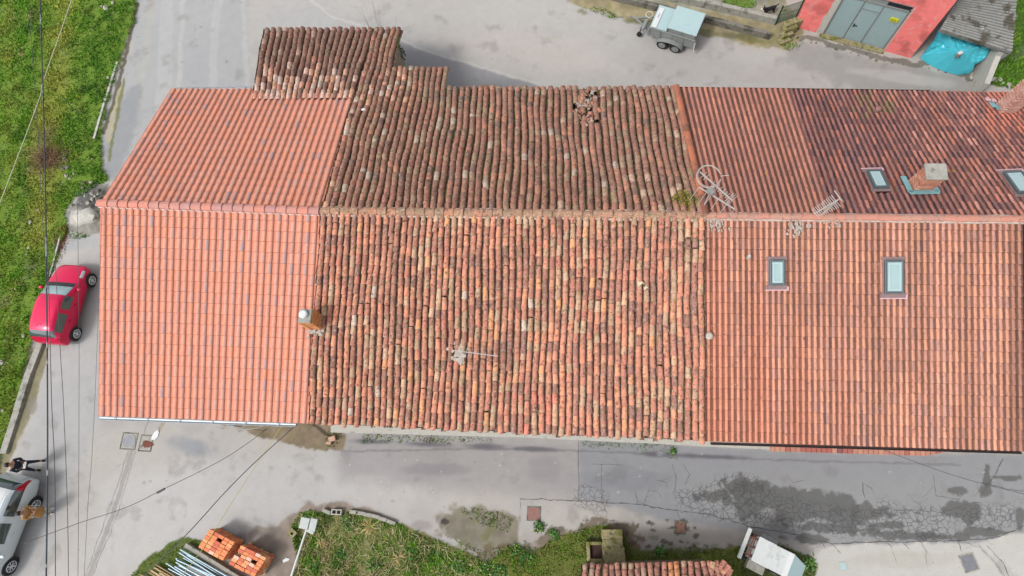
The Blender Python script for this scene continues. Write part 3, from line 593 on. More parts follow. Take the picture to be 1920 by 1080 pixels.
def add_opening(parent, a, b_, f, z0, z1, wd, kind='window'):
    """window or door on the wall running from a to b"""
    a = np.array(a); b_ = np.array(b_); d = (b_-a); d[2] = 0; d /= np.linalg.norm(d); nrm = np.array([d[1], -d[0], 0]); c = a+(b_-a)*f
    rz = math.atan2(d[1], d[0]); wo = MB(); cz = (z0+z1)/2; p = c+nrm*.03
    for s in (-1, 1):
        q = p+d*s*(wd/2-.04); wo.box((q[0], q[1], cz), (.08, .10, z1-z0), rz)
    for z in (z0+.04, z1-.04): wo.box((p[0], p[1], z), (wd-.16, .09, .08), rz)
    w_ = obj(kind, wo, 'wood' if kind == 'door' else 'white', parent, True)
    g = MB(); g.box((p[0], p[1], cz), (wd-.16, .04, z1-z0-.16), rz); obj('door_panel' if kind == 'door' else 'pane', g, 'rust' if kind == 'door' else 'glass', w_, True)
    if kind == 'window': s_ = MB(); q = c+nrm*.08; s_.box((q[0], q[1], z0-.04), (wd+.16, .2, .07), rz); obj('sill', s_, 'concrete', w_, True)
def deck(parent, a, b_, c, d, drop=.05):
    o = MB(); dz = np.array([0, 0, drop]); o.quad(a-dz, b_-dz, c-dz, d-dz, .12); obj('roof_deck', o, 'deck', parent, True)
def ridge_row(p, q, n, r, colfn, m, parent, seed=1, lift=.04, jit=.0, mort='mortar', mw=.15):
    rs = np.random.RandomState(seed); o = MB(); p = np.array(p); q = np.array(q); d = (q-p)/n; L = np.linalg.norm(d); e = d/L
    s = np.cross([0, 0, 1], e); s /= np.linalg.norm(s); up = np.cross(e, s)
    for i in range(n):
        a = p+d*i-e*.03; b_ = p+d*(i+1); c = colfn(rs, i); jz = rs.randn()*jit
        rings = []
        for pp, rr, ll in ((a, r*.92, lift), (b_, r*1.05, lift+.02), (b_, r*.9, lift+.01)):
            rings.append(pp+up*(ll+jz-.03)+s*np.cos(ANG)[:, None]*rr+up*np.sin(ANG)[:, None]*rr*.75+s*rs.randn()*jit)
        vs = np.vstack(rings); o.add(vs, [(k*7+m_, k*7+m_+1, (k+1)*7+m_+1, (k+1)*7+m_) for k in range(2) for m_ in range(6)], tuple(c))
    ro = obj('ridge_tiles', o, m, parent, True, smooth=False)
    mo = MB()
    for sgn in (-1, 1):
        k = 40; pts = []
        for i in range(k+1):
            x = p+(q-p)*i/k+s*sgn*(r*.98+rs.randn()*jit)+up*(lift-.065+rs.randn()*jit*.5); pts.append(x)
        mo.path(pts, mw*.22, 5, rs=[mw*.22*(1+jit*18*abs(rs.randn())) for _ in pts])
    obj('mortar_bed', mo, mort, ro, True); return ro
def rwindow(parent, cu, cv, wpx, hpx, plane, T, B_, flash, lab=None, below=True):
    """roof window lying on the slope; T->B_ is the downhill direction"""
    p0, n = plane; c = onplane(cu, cv, p0, n); dn_ = np.array(B_)-T; dn_ -= n*np.dot(dn_, n); dn_ /= np.linalg.norm(dn_); ac = np.cross(n, dn_)
    Q = Matrix((ac, dn_, n)).transposed(); w_ = wpx*.80; h_ = hpx*.82
    fr = MB(); cc = c+n*.11
    for s in (-1, 1):
        fr.box(cc+ac*s*(w_/2-.0325), (.065, h_, .12), M=Q); fr.box(cc+dn_*s*(h_/2-.0325), (w_-.13, .065, .117), M=Q)
    f = obj('roof_window', fr, 'frame_dark', parent, True, bevel=.012)
    if lab: f['label'] = lab
    g = MB(); g.box(c+n*.13, (w_-.13, h_-.13, .03), M=Q); obj('pane', g, 'glass_sky', f, True)
    i_ = MB()
    for s in (-1, 1): i_.box(c+n*.15+ac*s*(w_/2-.115), (.05, h_-.18, .03), M=Q)
    for s in (-1, 1): i_.box(c+n*.15+dn_*s*(h_/2-.115), (w_-.28, .05, .028), M=Q)
    obj('sash', i_, 'galvblue', f, True)
    fl = MB(); fl.box(c+n*.075+dn_*(h_/2+.07), (w_+.2, .15, .02), M=Q)
    for s in (-1, 1): fl.box(c+n*.07+ac*s*(w_/2+.015), (.04, h_, .02), M=Q)
    fl.box(c+n*.07-dn_*(h_/2+.05), (w_+.16, .1, .02), M=Q); obj('flashing', fl, 'lead', f, True)
    e = MB(); e.box(c+n*.088+dn_*(h_/2+.15), (w_+.24, .035, .02), M=Q); e.box(c+n*.09+dn_*(h_/2+.09)+ac*(w_/2+.1)*flash, (.05, .10, .02), M=Q); obj('flashing_edge', e, 'pinkflash', f, True)
def chimney(parent, bu, bv, plane, sx, sy, hgt, palette, cap='concrete', rz=0, capover=.05, label=None):
    p0, n = plane; b_ = onplane(bu, bv, p0, n); o = MB(); rs = np.random.RandomState(int(bu)); z = -.5; hb = .07
    while z < hgt:
        k = 0
        for side in range(4):
            a = rz+side*math.pi/2; L = sx if side % 2 == 0 else sy; D = sy if side % 2 == 0 else sx; nb_ = max(2, int(L/.2)); 
            for i in range(nb_):
                x = -L/2+(i+.5)*L/nb_+(.04 if int((z+.5)/hb) % 2 else -.02); x = min(max(x, -L/2+.06), L/2-.06); y = -D/2+.05
                cx = b_[0]+x*math.cos(a)-y*math.sin(a); cy = b_[1]+x*math.sin(a)+y*math.cos(a)
                o.box((cx, cy, b_[2]+z+hb/2), (L/nb_-.014, .1, hb-.014), a, col=tuple(pick(palette, rs)))
        z += hb
    c = obj('chimney', o, 'brickch', parent, True)
    if label: c['label'] = label
    m_ = MB(); m_.box((b_[0], b_[1], b_[2]+(hgt-.5)/2), (sx-.04, sy-.04, hgt+.5), rz); obj('mortar_core', m_, 'mortar', c, True)
    k = MB(); k.box((b_[0], b_[1], b_[2]+hgt+.04), (sx+capover*2, sy+capover*2, .08), rz); obj('cap', k, cap, c, True, bevel=.015)
    return c, b_
# ---- house with the new roof
hA = thing('terraced_house', 'end house with the new bright salmon tile roof and white ridge mortar', 'house', (*((sea[0]+nea[1])/2)[:2], 0), group='terraced houses under one long ridge')
wm, a0, a1, b0, b1 = wall_mesh(0, 1); wl = obj('wall', wm, 'wallcream', hA, True)
add_opening(wl, a0, a1, .25, 1.0, 2.2, .9); add_opening(wl, a0, a1, .7, 0.0, 2.1, .95, 'door'); add_opening(wl, a0, a1, .25, 3.3, 4.4, .9); add_opening(wl, a0, a1, .7, 3.3, 4.4, .9)
add_opening(wl, b0, a0, .5, 3.2, 4.3, .9); add_opening(wl, b0, a0, .5, 1.0, 2.2, .9)
sk = lambda u, v: False
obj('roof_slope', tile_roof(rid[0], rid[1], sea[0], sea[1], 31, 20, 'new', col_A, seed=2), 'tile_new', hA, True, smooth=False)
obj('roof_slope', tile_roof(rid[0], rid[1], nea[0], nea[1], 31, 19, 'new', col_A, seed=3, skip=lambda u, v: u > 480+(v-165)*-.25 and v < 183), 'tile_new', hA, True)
deck(hA, rid[0], rid[1], sea[1], sea[0]); deck(hA, rid[0], rid[1], nea[1], nea[0])
ridge_row(rid[0]-np.array([.08, 0, 0]), rid[1]+[.0, 0, 0], 21, .15, lambda rs, i: pick([(3, (216, 152, 138)), (2, (206, 150, 142)), (2, (226, 150, 130))], rs), 'tile_new', hA, 4, mort='mortar_white', mw=.10)
def gutter(parent, a, b_, m, r=.065):
    o = MB(); a = np.array(a); b_ = np.array(b_); d = (b_-a)/np.linalg.norm(b_-a); s = np.cross(d, [0, 0, 1]); th = np.linspace(math.pi, 2*math.pi, 7); k = 24; L = []
    for rr in (r, r-.012):
        L += [[a+(b_-a)*i/k+s*math.cos(t)*rr+np.array([0, 0, math.sin(t)*rr]) for t in th] for i in range(k+1)]
    vs = [p for ring in L for p in ring]; fs = []
    for q in range(2):
        for i in range(k):
            for j in range(6): z = q*(k+1)*7+i*7+j; fs.append((z, z+1, z+8, z+7) if q == 0 else (z+1, z, z+7, z+8))
    for i in range(k):
        for j in (0, 6): z = i*7+j; y = (k+1)*7+z; fs.append((z, z+7, y+7, y))
    o.add(vs, fs)
    g = obj('gutter', o, m, parent, True)
    for i in range(6):
        br = MB(); p = a+(b_-a)*(i+.5)/6; br.bar(p-s*r, p+s*r*1.15, .025, .012); obj('gutter_bracket', br, m, g, True)
gd = np.array([0, -.085, -.03])
gutter(hA, sea[0]+gd-[.05, 0, 0], P(553, 795, SZ-.03)+[0, -.03, -.02], 'gutter')
gN = np.array([0, .07, -.05]); gutter(hA, nea[0]+gN, P(470, 166, NZ)+gN, 'gutter')
# ---- old middle house
hB = thing('terraced_house', 'old middle house with patchwork of wobbly mossy brown and ochre barrel tiles', 'house', (*((sea[1]+nea[2])/2)[:2], 0), group='terraced houses under one long ridge')
wm, a0, a1, b0, b1 = wall_mesh(1, 2); wl = obj('wall', wm, 'wallstone', hB, True)
for f_ in (.15, .5, .82): add_opening(wl, a0, a1, f_, 3.2, 4.2, .85)
add_opening(wl, a0, a1, .3, 0, 2.1, 1.0, 'door'); add_opening(wl, a0, a1, .62, .9, 2.0, .9)
seaB = [sea[1]+[.03, 0, 0], P(1322, 825, SZ)]
skS = lambda u, v: (572 < u < 607 and 585 < v < 618)
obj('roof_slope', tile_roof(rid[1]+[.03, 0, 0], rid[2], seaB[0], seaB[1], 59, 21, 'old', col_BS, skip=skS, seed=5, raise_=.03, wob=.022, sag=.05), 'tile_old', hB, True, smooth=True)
def tmB(u):
    # columns carried further down on the left, over the annex
    col = (1-u)*nea[1]+u*nea[2]; pu, _ = proj(col)
    tgt = 57 if pu < 727 else (130 if pu < 838 else None)
    if tgt is None: return 1.0
    for t in np.arange(1, 1.9, .005):
        p = ((1-u)*rid[1]+u*rid[2])*(1-t)+((1-u)*nea[1]+u*nea[2])*t
        if proj(p)[1] < tgt: return t
    return 1.9
HOLE = [(1072, 168), (1110, 166), (1122, 190), (1124, 232), (1095, 240), (1080, 215), (1070, 195)]
skN = lambda u, v: polydist(u, v, HOLE) > 0 and RS.rand() < .22
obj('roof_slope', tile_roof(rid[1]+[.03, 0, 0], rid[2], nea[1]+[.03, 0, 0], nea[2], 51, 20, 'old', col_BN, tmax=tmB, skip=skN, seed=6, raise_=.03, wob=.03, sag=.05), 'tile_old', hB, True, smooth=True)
deck(hB, rid[1], rid[2], sea[2], sea[1], .08); deck(hB, rid[1], rid[2], nea[2], nea[1], .08)
# annex: the old slope carried on to a lower eave
def ext(i, t, pu=None): return rid[i]*(1-t)+nea[i]*t
def colpt(pu_at_eave, t):
    f_ = (pu_at_eave-668)/(1267-668); return ((1-f_)*rid[1]+f_*rid[2])*(1-t)+((1-f_)*nea[1]+f_*nea[2])*t
def t_at(pu, tv):
    for t in np.arange(.6, 2, .004):
        if proj(colpt(pu, t))[1] < tv: return t
    return 2
tA = t_at(668, 57); tB = t_at(735, 130)
plN = plane_of(rid[1], rid[2], nea[1])
q00 = onplane(474, 190, *plN); q10 = onplane(668, 188, *plN); q01 = onplane(497, 57, *plN); q11 = colpt(668, tA)
q10 = colpt(668, t_at(668, 188))
upn = plN[1]*.012
obj('annex_roof', tile_roof(q00+upn, q10+upn, q01+upn, q11+upn, 18, 11, 'old', col_AX, seed=8, raise_=.03, wob=.02, sag=.02), 'tile_old', hB, True, smooth=True)
ax1 = colpt(725, tA); ax0 = q01; ds = .09*plN[1]
o = MB(); o.quad(onplane(484, 175, *plN)-ds, colpt(725, t_at(725, 170))-ds, colpt(725, tA-.01)-ds, q01-ds, .1); o.quad(colpt(725, 1)-ds, colpt(836, 1)-ds, colpt(836, tB-.01)-ds, colpt(725, tB-.01)-ds, .1)
obj('annex_deck', o, 'deck', hB, True)
o = MB(); pz = lambda p, d=.3: (p[0], p[1])
pa, pb, pc, pd = q01, ax1, colpt(725, 1), onplane(478, 175, *plN)
cen = (pa+pb+pc+pd)/4; sh = [p+(cen-p)*.10 for p in (pa, pb)]+[colpt(720, .98), onplane(484, 185, *plN)+[.1, 0, 0]]
o.prism([(p[0], p[1]) for p in sh], 0, [p[2]-.32 for p in sh]); obj('annex_wall', o, 'wallstone', hB, True)
o = MB(); sh = [colpt(729, 1.0), colpt(830, 1.0), colpt(830, tB-.07), colpt(729, tB-.07)]; o.prism([(p[0], p[1]) for p in sh], 0, [p[2]-.35 for p in sh]); obj('annex_wall', o, 'wallstone', hB, True)
ridge_row(rid[1]+[.05, 0, 0], rid[2], 39, .14, lambda rs, i: pick([(3, (186, 142, 118)), (2, (194, 148, 122)), (2, (174, 140, 116)), (1, (200, 140, 112))], rs), 'tile_old', hB, 5, jit=.012, mw=.2)
# ---- right-hand house
hC = thing('terraced_house', 'house with pinkish ribbed tile roof, two roof windows on its front slope', 'house', (*((sea[2]+nea[3])/2)[:2], 0), group='terraced houses under one long ridge')
wm, a0, a1, b0, b1 = wall_mesh(2, 3); wl = obj('wall', wm, 'wallpink', hC, True)
for f_ in (.2, .5, .8): add_opening(wl, a0, a1, f_, 3.2, 4.3, .9)
add_opening(wl, a0, a1, .35, 0, 2.15, 1.0, 'door'); add_opening(wl, a0, a1, .7, 1.0, 2.1, 1.0)
skC = lambda u, v: (1440 < u < 1471 and 486 < v < 536) or (1657 < u < 1691 and 490 < v < 552)
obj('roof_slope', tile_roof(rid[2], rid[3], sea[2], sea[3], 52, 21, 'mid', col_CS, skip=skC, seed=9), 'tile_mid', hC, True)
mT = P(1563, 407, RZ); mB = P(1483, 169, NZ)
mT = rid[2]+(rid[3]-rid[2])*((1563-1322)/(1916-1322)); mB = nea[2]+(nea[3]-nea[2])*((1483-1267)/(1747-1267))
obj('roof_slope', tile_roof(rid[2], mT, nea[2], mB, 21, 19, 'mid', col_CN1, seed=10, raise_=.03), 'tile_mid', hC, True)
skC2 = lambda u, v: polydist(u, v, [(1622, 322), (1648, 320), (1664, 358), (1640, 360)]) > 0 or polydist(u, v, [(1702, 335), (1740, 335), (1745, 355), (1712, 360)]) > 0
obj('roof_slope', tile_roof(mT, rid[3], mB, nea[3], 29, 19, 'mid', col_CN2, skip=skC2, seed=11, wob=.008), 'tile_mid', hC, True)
deck(hC, rid[2], rid[3], sea[3], sea[2], .07); deck(hC, rid[2], rid[3], nea[3], nea[2], .07)
ridge_row(rid[2], rid[3], 29, .11, lambda rs, i: pick([(3, (214, 150, 130)), (2, (200, 150, 135)), (2, (208, 156, 136))], rs), 'tile_mid', hC, 6, jit=.008, mort='mortar', mw=.17)
gutter(hC, sea[2]+gd+[.15, 0, -.04], sea[3]+gd+[0, .03, -.04], 'gutter_dark', .045)
gutter(hC, nea[2]+[0, .06, -.06], nea[3]+[0, .06, -.06], 'gutter_dark', .06)
plS = plane_of(rid[2], rid[3], sea[2]); plN2 = plane_of(rid[2], rid[3], nea[2])
rwindow(hC, 1455, 511, .58, .98, plS, rid[2], sea[2], 1, 'left roof window of the front slope, with pink-edged flashing'); rwindow(hC, 1673, 519, .70, 1.26, plS, rid[2], sea[2], 1, 'larger right roof window of the front slope')
rwindow(hC, 1643, 341, .58, 1.0, plN2, (mT+rid[3])/2, (mB+nea[3])/2, -1, 'roof window on the dark rear slope beside the chimney')
PALC = [(3, (212, 150, 124)), (2, (200, 134, 112)), (1, (226, 172, 150))]
ch, cb = chimney(hC, 1722, 350, plN2, .52, .44, 1.0, PALC, rz=-.05, label='squat brick chimney with grey slab cap in the middle of the rear slope')
o = MB(); p0, n_ = plN2; dn_ = (mB+nea[3]-mT-rid[3]); dn_ /= np.linalg.norm(dn_); ac = np.cross(n_, dn_)
Q = Matrix((ac, dn_, n_)).transposed()
o.box(cb+ac*(.40)+n_*.12, (.16, .75, .03), M=Q); o.box(cb-ac*.40+n_*.12, (.16, .75, .03), M=Q); o.box(cb-dn_*.38+n_*.12, (.9, .16, .03), M=Q); obj('flashing', o, 'tealflash', ch, True)
# ---- far right house
hD = thing('terraced_house', 'neighbouring house at the right edge with tall brick chimney on dark red tiles', 'house', (*((sea[3]+nea[4])/2)[:2], 0), group='terraced houses under one long ridge')
wm, a0, a1, b0, b1 = wall_mesh(3, 4); wl = obj('wall', wm, 'wallcream', hD, True)
for f_ in (.25, .7): add_opening(wl, a0, a1, f_, 3.2, 4.3, .9)
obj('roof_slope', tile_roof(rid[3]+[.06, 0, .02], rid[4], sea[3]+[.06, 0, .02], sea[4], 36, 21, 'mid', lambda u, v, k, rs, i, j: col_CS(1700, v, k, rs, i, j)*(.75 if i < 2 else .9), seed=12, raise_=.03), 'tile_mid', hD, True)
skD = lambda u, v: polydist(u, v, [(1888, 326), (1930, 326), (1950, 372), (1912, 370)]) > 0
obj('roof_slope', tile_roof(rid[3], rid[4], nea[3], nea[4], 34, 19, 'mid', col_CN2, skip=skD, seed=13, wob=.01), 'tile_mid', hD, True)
deck(hD, rid[3], rid[4], sea[4], sea[3], .07); deck(hD, rid[3], rid[4], nea[4], nea[3], .07)
ridge_row(rid[3], rid[4], 22, .11, lambda rs, i: pick([(3, (214, 150, 130)), (2, (200, 150, 135)), (2, (208, 156, 136))], rs), 'tile_mid', hD, 7, jit=.008)
plN3 = plane_of(rid[3], rid[4], nea[3])
rwindow(hD, 1908, 347, .72, 1.2, plN3, rid[3], nea[3], -1)
PALD = [(3, (226, 176, 160)), (2, (212, 158, 142)), (1, (236, 192, 176))]
ch2, cb2 = chimney(hD, 1884, 204, plN3, .48, .44, 2.2, PALD, rz=-.05, label='tall brick chimney with grey cap')
fl = MB(); fl.box(cb2+[-.45, .12, .12], (.16, .3, .03), M=Q); fl.box(cb2+[-.30, .02, .10], (.12, .3, .03), M=Q); obj('flashing', fl, 'tealflash', ch2, True)
fl = MB(); fl.box(cb2+[-.55, .35, .10], (.14, .16, .03), M=Q); fl.box(cb2+[-.36, .30, .10], (.14, .16, .03), M=Q); obj('flashing_edge', fl, 'pinkflash', ch2, True)
# chimney between new and old roofs
plSA = plane_of(rid[1], rid[2], sea[1])
PALO = [(3, (240, 172, 112)), (2, (228, 140, 90)), (1, (240, 172, 110))]
ch3, cb3 = chimney(hB, 594, 606, plSA, .42, .46, .95, PALO, cap='concrete', rz=-.04, capover=.0, label='small orange brick chimney with round white cowl beside the new roof')
o = MB(); o.tube(cb3+[-.03, .04, .98], cb3+[-.03, .04, 1.12], .13, 20); o.tube(cb3+[-.03, .04, 1.12], cb3+[-.03, .04, 1.15], .14, 20, r2=.10); obj('cowl', o, 'white', ch3, True, smooth=False)
o = MB(); rs = np.random.RandomState(4)
for i in range(26):
    a = rs.rand()*6.28; o.box(cb3+[math.cos(a)*.25, -.32+rs.randn()*.06, .02+rs.rand()*.03], (.10, .07, .06), a)
obj('mortar_skirt', o, 'mortar', ch3, True)
# verge strip of mossy tiles between B and C north slopes
o = MB(); k = 17
for i in range(k):
    t0, t1 = i/k, (i+1.1)/k; a = rid[2]*(1-t0)+nea[2]*t0; b_ = rid[2]*(1-t1)+nea[2]*t1; up = np.array([0, 0, .13])
    c = pick([(3, (204, 124, 92)), (2, (150, 100, 80)), (2, (184, 116, 90))], RS)
    e = np.array([1, 0, 0]); vs = np.vstack([a+up+e*np.cos(ANG)[:, None]*.10+np.array([0, 0, 1])*np.sin(ANG)[:, None]*.08, b_+up+[0, 0, .02]+e*np.cos(ANG)[:, None]*.12+np.array([0, 0, 1])*np.sin(ANG)[:, None]*.09])
    o.add(vs, [(m_, m_+1, 8+m_, 7+m_) for m_ in range(6)], tuple(c))
obj('verge_tiles', o, 'tile_mid', hC, True)
# plinth strip below the old house and paving strip
def slab(name, pts, z0, z1, m, label, cat, kind=None, bevel=.01, col=(.5, .5, .5)):
    o = MB(); o.prism([tuple(P(u, v, 0)[:2]) for u, v in pts], z0, z1, col); ob = obj(name, o, m, bevel=bevel); return tag(ob, label, cat, kind=kind)
slab('pavement', [(622, 790), (622, 811), (1000, 821), (1442, 843), (1442, 815), (1000, 790)], -.05, .13, 'conclight', 'narrow concrete pavement strip along the old house', 'pavement', 'structure')
o = MB(); rs = np.random.RandomState(8)
for i in range(34):
    f0 = i/34; f1 = (i+1)/34-.003
    top = lambda f: (1443+f*330, 815+f*15); bw = lambda f: (1443+f*330, 846+f*10+(0 if f < .88 else -(f-.88)*70))
    c = tuple(pick([(3, (206, 146, 128)), (2, (190, 116, 104)), (1, (150, 100, 105)), (2, (218, 160, 135))], rs))
    pts = [top(f0), top(f1), bw(f1), bw(f0)]; o.prism([tuple(P(u, v, 0)[:2]) for u, v in pts], -.02, .06, c)
tag(obj('tiled_pavement', o, 'paving'), 'terracotta tiled strip in front of the right-hand house', 'pavement', kind='structure')
# ------------------------------------------------------------------ garage, shed and what stands round them
def zfor(base, u, v):
    return min(np.arange(.1, 5, .02), key=lambda z: np.hypot(*(np.array(proj(np.array([base[0], base[1], z])))-(u, v))))
G0 = P(1488, 50, 0); G1 = P(1707, 109, 0); gd_ = (G1-G0)/np.linalg.norm(G1-G0); gn = np.array([gd_[1], -gd_[0], 0]); grz = math.atan2(gd_[1], gd_[0]); gL = np.linalg.norm(G1-G0)
def gp(s, z, out=0.0): return G0+gd_*s+gn*out+np.array([0, 0, z])
def gs(u, v): return float(np.dot(P(u, v, 0)-G0, gd_))
s0, s1 = gs(1541, 66), gs(1655, 97); hd = zfor(gp(s1, 0), 1705, 22); GH = zfor(G1, 1797, 0)
gar = thing('garage', 'red painted block garage with a wide grey metal door', 'garage', gp(gL/2, 0))
o = MB(); dth = .25
o.prism([gp(0, 0)[:2], gp(s0, 0)[:2], gp(s0, 0, -dth)[:2], gp(0, 0, -dth)[:2]], 0, GH); o.prism([gp(s1, 0)[:2], gp(gL, 0)[:2], gp(gL, 0, -dth)[:2], gp(s1, 0, -dth)[:2]], 0, GH)
o.prism([gp(s0, 0)[:2], gp(s1, 0)[:2], gp(s1, 0, -dth)[:2], gp(s0, 0, -dth)[:2]], hd+.32, GH)
o.prism([gp(0, 0, -dth)[:2], gp(dth, 0, -dth)[:2], gp(dth, 0, -6)[:2], gp(0, 0, -6)[:2]], 0, GH); o.prism([gp(gL-dth, 0, -dth)[:2], gp(gL, 0, -dth)[:2], gp(gL, 0, -6)[:2], gp(gL-dth, 0, -6)[:2]], 0, GH)
o.prism([gp(0, 0, -6)[:2], gp(gL, 0, -6)[:2], gp(gL, 0, -6.25)[:2], gp(0, 0, -6.25)[:2]], 0, GH)
gw = obj('wall', o, 'redwall', gar, True)
o = MB(); o.prism([gp(-.2, 0, .03)[:2], gp(gL-.0, 0, .03)[:2], gp(gL, 0, -6.4)[:2], gp(-.2, 0, -6.4)[:2]], GH+.003, [GH+.2, GH+.2, GH+.9, GH+.9]); obj('roof', o, 'corr', gar, True)
o = MB(); n_ = 46; ww = s1-s0
for i in range(n_): a = s0+ww*i/n_; o.prism([gp(a, 0, -.08)[:2], gp(a+ww/n_*.8, 0, -.08)[:2], gp(a+ww/n_*.8, 0, -.12)[:2], gp(a, 0, -.12)[:2]], .06, hd-.05)
o.prism([gp(s0, 0, -.13)[:2], gp(s1, 0, -.13)[:2], gp(s1, 0, -.16)[:2], gp(s0, 0, -.16)[:2]], .03, hd)
gdr = obj('door', o, 'doorgrey', gar, True)
o = MB()
for a, b_ in (((s0+.03, .03), (s0+.03, hd)), ((s1-.03, .03), (s1-.03, hd)), ((s0, hd-.03), (s1, hd-.03)), ((s0, hd+.29), (s1, hd+.29))): o.bar(gp(a[0], a[1], -.05), gp(b_[0], b_[1], -.05), .06, .06)
obj('door_frame', o, 'galv', gdr, True)
sw, se = s0+ww*.33, s0+ww*.62; o = MB()
for a, b_ in (((sw, .05), (sw, hd*.8)), ((se, .05), (se, hd*.8)), ((sw, hd*.8), (se, hd*.8)), ((sw, hd*.8), (sw, hd)), ((se, hd*.8), (se, hd))): o.bar(gp(a[0], a[1], -.06), gp(b_[0], b_[1], -.06), .035, .03)
obj('wicket_door_frame', o, 'galv', gdr, True)
o = MB(); o.bar(gp(sw+.12, 1.0, -.03), gp(sw+.26, 1.0, -.03), .03, .03); o.box(gp(sw+.12, .98, -.05), (.05, .05, .16), grz); obj('handle', o, 'plastic', gdr, True)
for a, b_ in ((.02, .36), (.64, .98)):
    o = MB(); o.prism([gp(s0+ww*a, 0, -.08)[:2], gp(s0+ww*b_, 0, -.08)[:2], gp(s0+ww*b_, 0, -.12)[:2], gp(s0+ww*a, 0, -.12)[:2]], hd+.0, hd+.26); obj('transom_window', o, 'black', gdr, True)
o = MB(); o.prism([gp(s0+ww*.36, 0, -.07)[:2], gp(s0+ww*.64, 0, -.07)[:2], gp(s0+ww*.64, 0, -.12)[:2], gp(s0+ww*.36, 0, -.12)[:2]], hd, hd+.26); obj('transom_panel', o, 'galv', gdr, True)
o = MB(); sc_ = s0+ww*.86; o.prism([gp(sc_-.17, 0, -.02)[:2], gp(sc_+.17, 0, -.02)[:2], gp(sc_+.17, 0, -.07)[:2], gp(sc_-.17, 0, -.07)[:2]], hd*.70, hd*.70+.2); sg = obj('sign', o, 'yellow', gdr, True); sg['label'] = 'small yellow plate with dark lines'
o = MB()
for k in range(2): o.prism([gp(sc_-.13, 0, -.017)[:2], gp(sc_+.13-.05*k, 0, -.017)[:2], gp(sc_+.13-.05*k, 0, -.03)[:2], gp(sc_-.13, 0, -.03)[:2]], hd*.70+.05+.07*k, hd*.70+.07+.07*k)
obj('sign_lines', o, 'black', sg, True)
o = MB(); rs = np.random.RandomState(3); zs = np.linspace(0, hd+.25, 14); pts = [(s0-.02-(.22+.1*rs.rand()), z) for z in zs]
for (a, z), (a2, z2) in zip(pts[:-1], pts[1:]):
    o.add([gp(s0-.001, z, .004), gp(a, z, .004), gp(a2, z2, .004), gp(s0-.001, z2, .004)], [(3, 2, 1, 0)])
obj('bare_render_edge', o, 'conclight', gw, True)
o = MB(); o.prism([gp(s1, 0, .006)[:2], gp(s1+.05, 0, .006)[:2], gp(s1+.05, 0, 0)[:2], gp(s1, 0, 0)[:2]], 0, hd+.3); obj('door_jamb', o, 'conclight', gw, True)
o = MB(); o.prism([gp(s0-.1, 0, .22)[:2], gp(s1+.05, 0, .2)[:2], gp(s1+.05, 0, -.03)[:2], gp(s0-.1, 0, -.03)[:2]], -.05, .07); obj('threshold', o, 'mossstone', gar, True, bevel=.02)
# lean-to shed
E0 = gp(gL+.02, 2.15, -1.45); c1 = P(1763, 54, 2.2); c2 = P(1897, 97, 1.95); c3 = P(1908, -30, 2.15); c4 = P(1812, -30, 2.55); c4b = P(1800, -4, 2.45)
she = thing('shed', 'open lean-to shed with dark mossy corrugated roof', 'shed', ((c1+c2)/2)[0:2].tolist()+[0])
o = MB(); nr_ = 22; na = 30; Vs = []; VC = []
for i in range(nr_*4+1):
    f = i/(nr_*4); a = c1*(1-f)+c4*f; b_ = c2*(1-f)+c3*f; h = .06*math.sin(i*math.pi/2)
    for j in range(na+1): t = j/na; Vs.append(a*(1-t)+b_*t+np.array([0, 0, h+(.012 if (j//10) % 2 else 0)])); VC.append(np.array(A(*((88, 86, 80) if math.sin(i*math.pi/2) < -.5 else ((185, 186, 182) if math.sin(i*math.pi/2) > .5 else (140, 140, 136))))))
for up_ in (0, 1):
    o.add([v-np.array([0, 0, .02*(1-up_)]) for v in Vs], [(i*(na+1)+j, i*(na+1)+j+1, (i+1)*(na+1)+j+1, (i+1)*(na+1)+j) if up_ else (i*(na+1)+j, (i+1)*(na+1)+j, (i+1)*(na+1)+j+1, i*(na+1)+j+1) for i in range(nr_*4) for j in range(na)])
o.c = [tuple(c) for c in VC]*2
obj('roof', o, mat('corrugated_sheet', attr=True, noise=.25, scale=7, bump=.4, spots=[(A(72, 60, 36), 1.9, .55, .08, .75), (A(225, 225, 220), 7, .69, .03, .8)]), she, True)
wb = P(1832, 141, 0); wt = zfor(wb, 1890, 100); wdv = (c3-c2); wdv[2] = 0; wdv /= np.linalg.norm(wdv); wx = np.array([wdv[1], -wdv[0], 0])
wt = 1.8; p_ = c2-wx*.42; p_ = np.array([p_[0], p_[1], 0]); o = MB(); o.prism([(p_+q)[:2] for q in (wx*0, wx*.22, wx*.22+wdv*4, wdv*4)], 0, wt); sw_ = obj('side_wall', o, 'conclight', she, True)
o = MB(); o.bar(wb+[0.02, 0, 0], (*(p_+wx*.11)[:2], 1.0), .2, .2)
for k in range(2): o2 = MB(); q = p_+wx*.11-wdv*.002; o2.box((q[0], q[1], .6+k*.8), (.1, .012, .07), math.atan2(wx[1], wx[0])); obj('rust_mark', o2, 'rust', sw_, True)
o = MB(); q = p_-wdv*.9; o.prism([(q+r)[:2] for r in (wx*0, wx*.22, wx*.22+wdv*.896, wdv*.896)], 0, [.9, .9, 1.6, 1.6]); obj('wing_wall', o, 'conclight', she, True)
o = MB(); o.bar(c1-[0, 0, .09], c2-[0, 0, .09], .08, .12); obj('eave_beam', o, 'corr', she, True)
bk = wdv*4.2; o = MB(); e1 = np.array([c1[0], c1[1], 0])+bk; e2 = np.array([c2[0], c2[1], 0])+bk; o.prism([e1[:2], e2[:2], (e2+wdv*.15)[:2], (e1+wdv*.15)[:2]], 0, 2.0); obj('back_wall', o, 'wallstone', she, True)
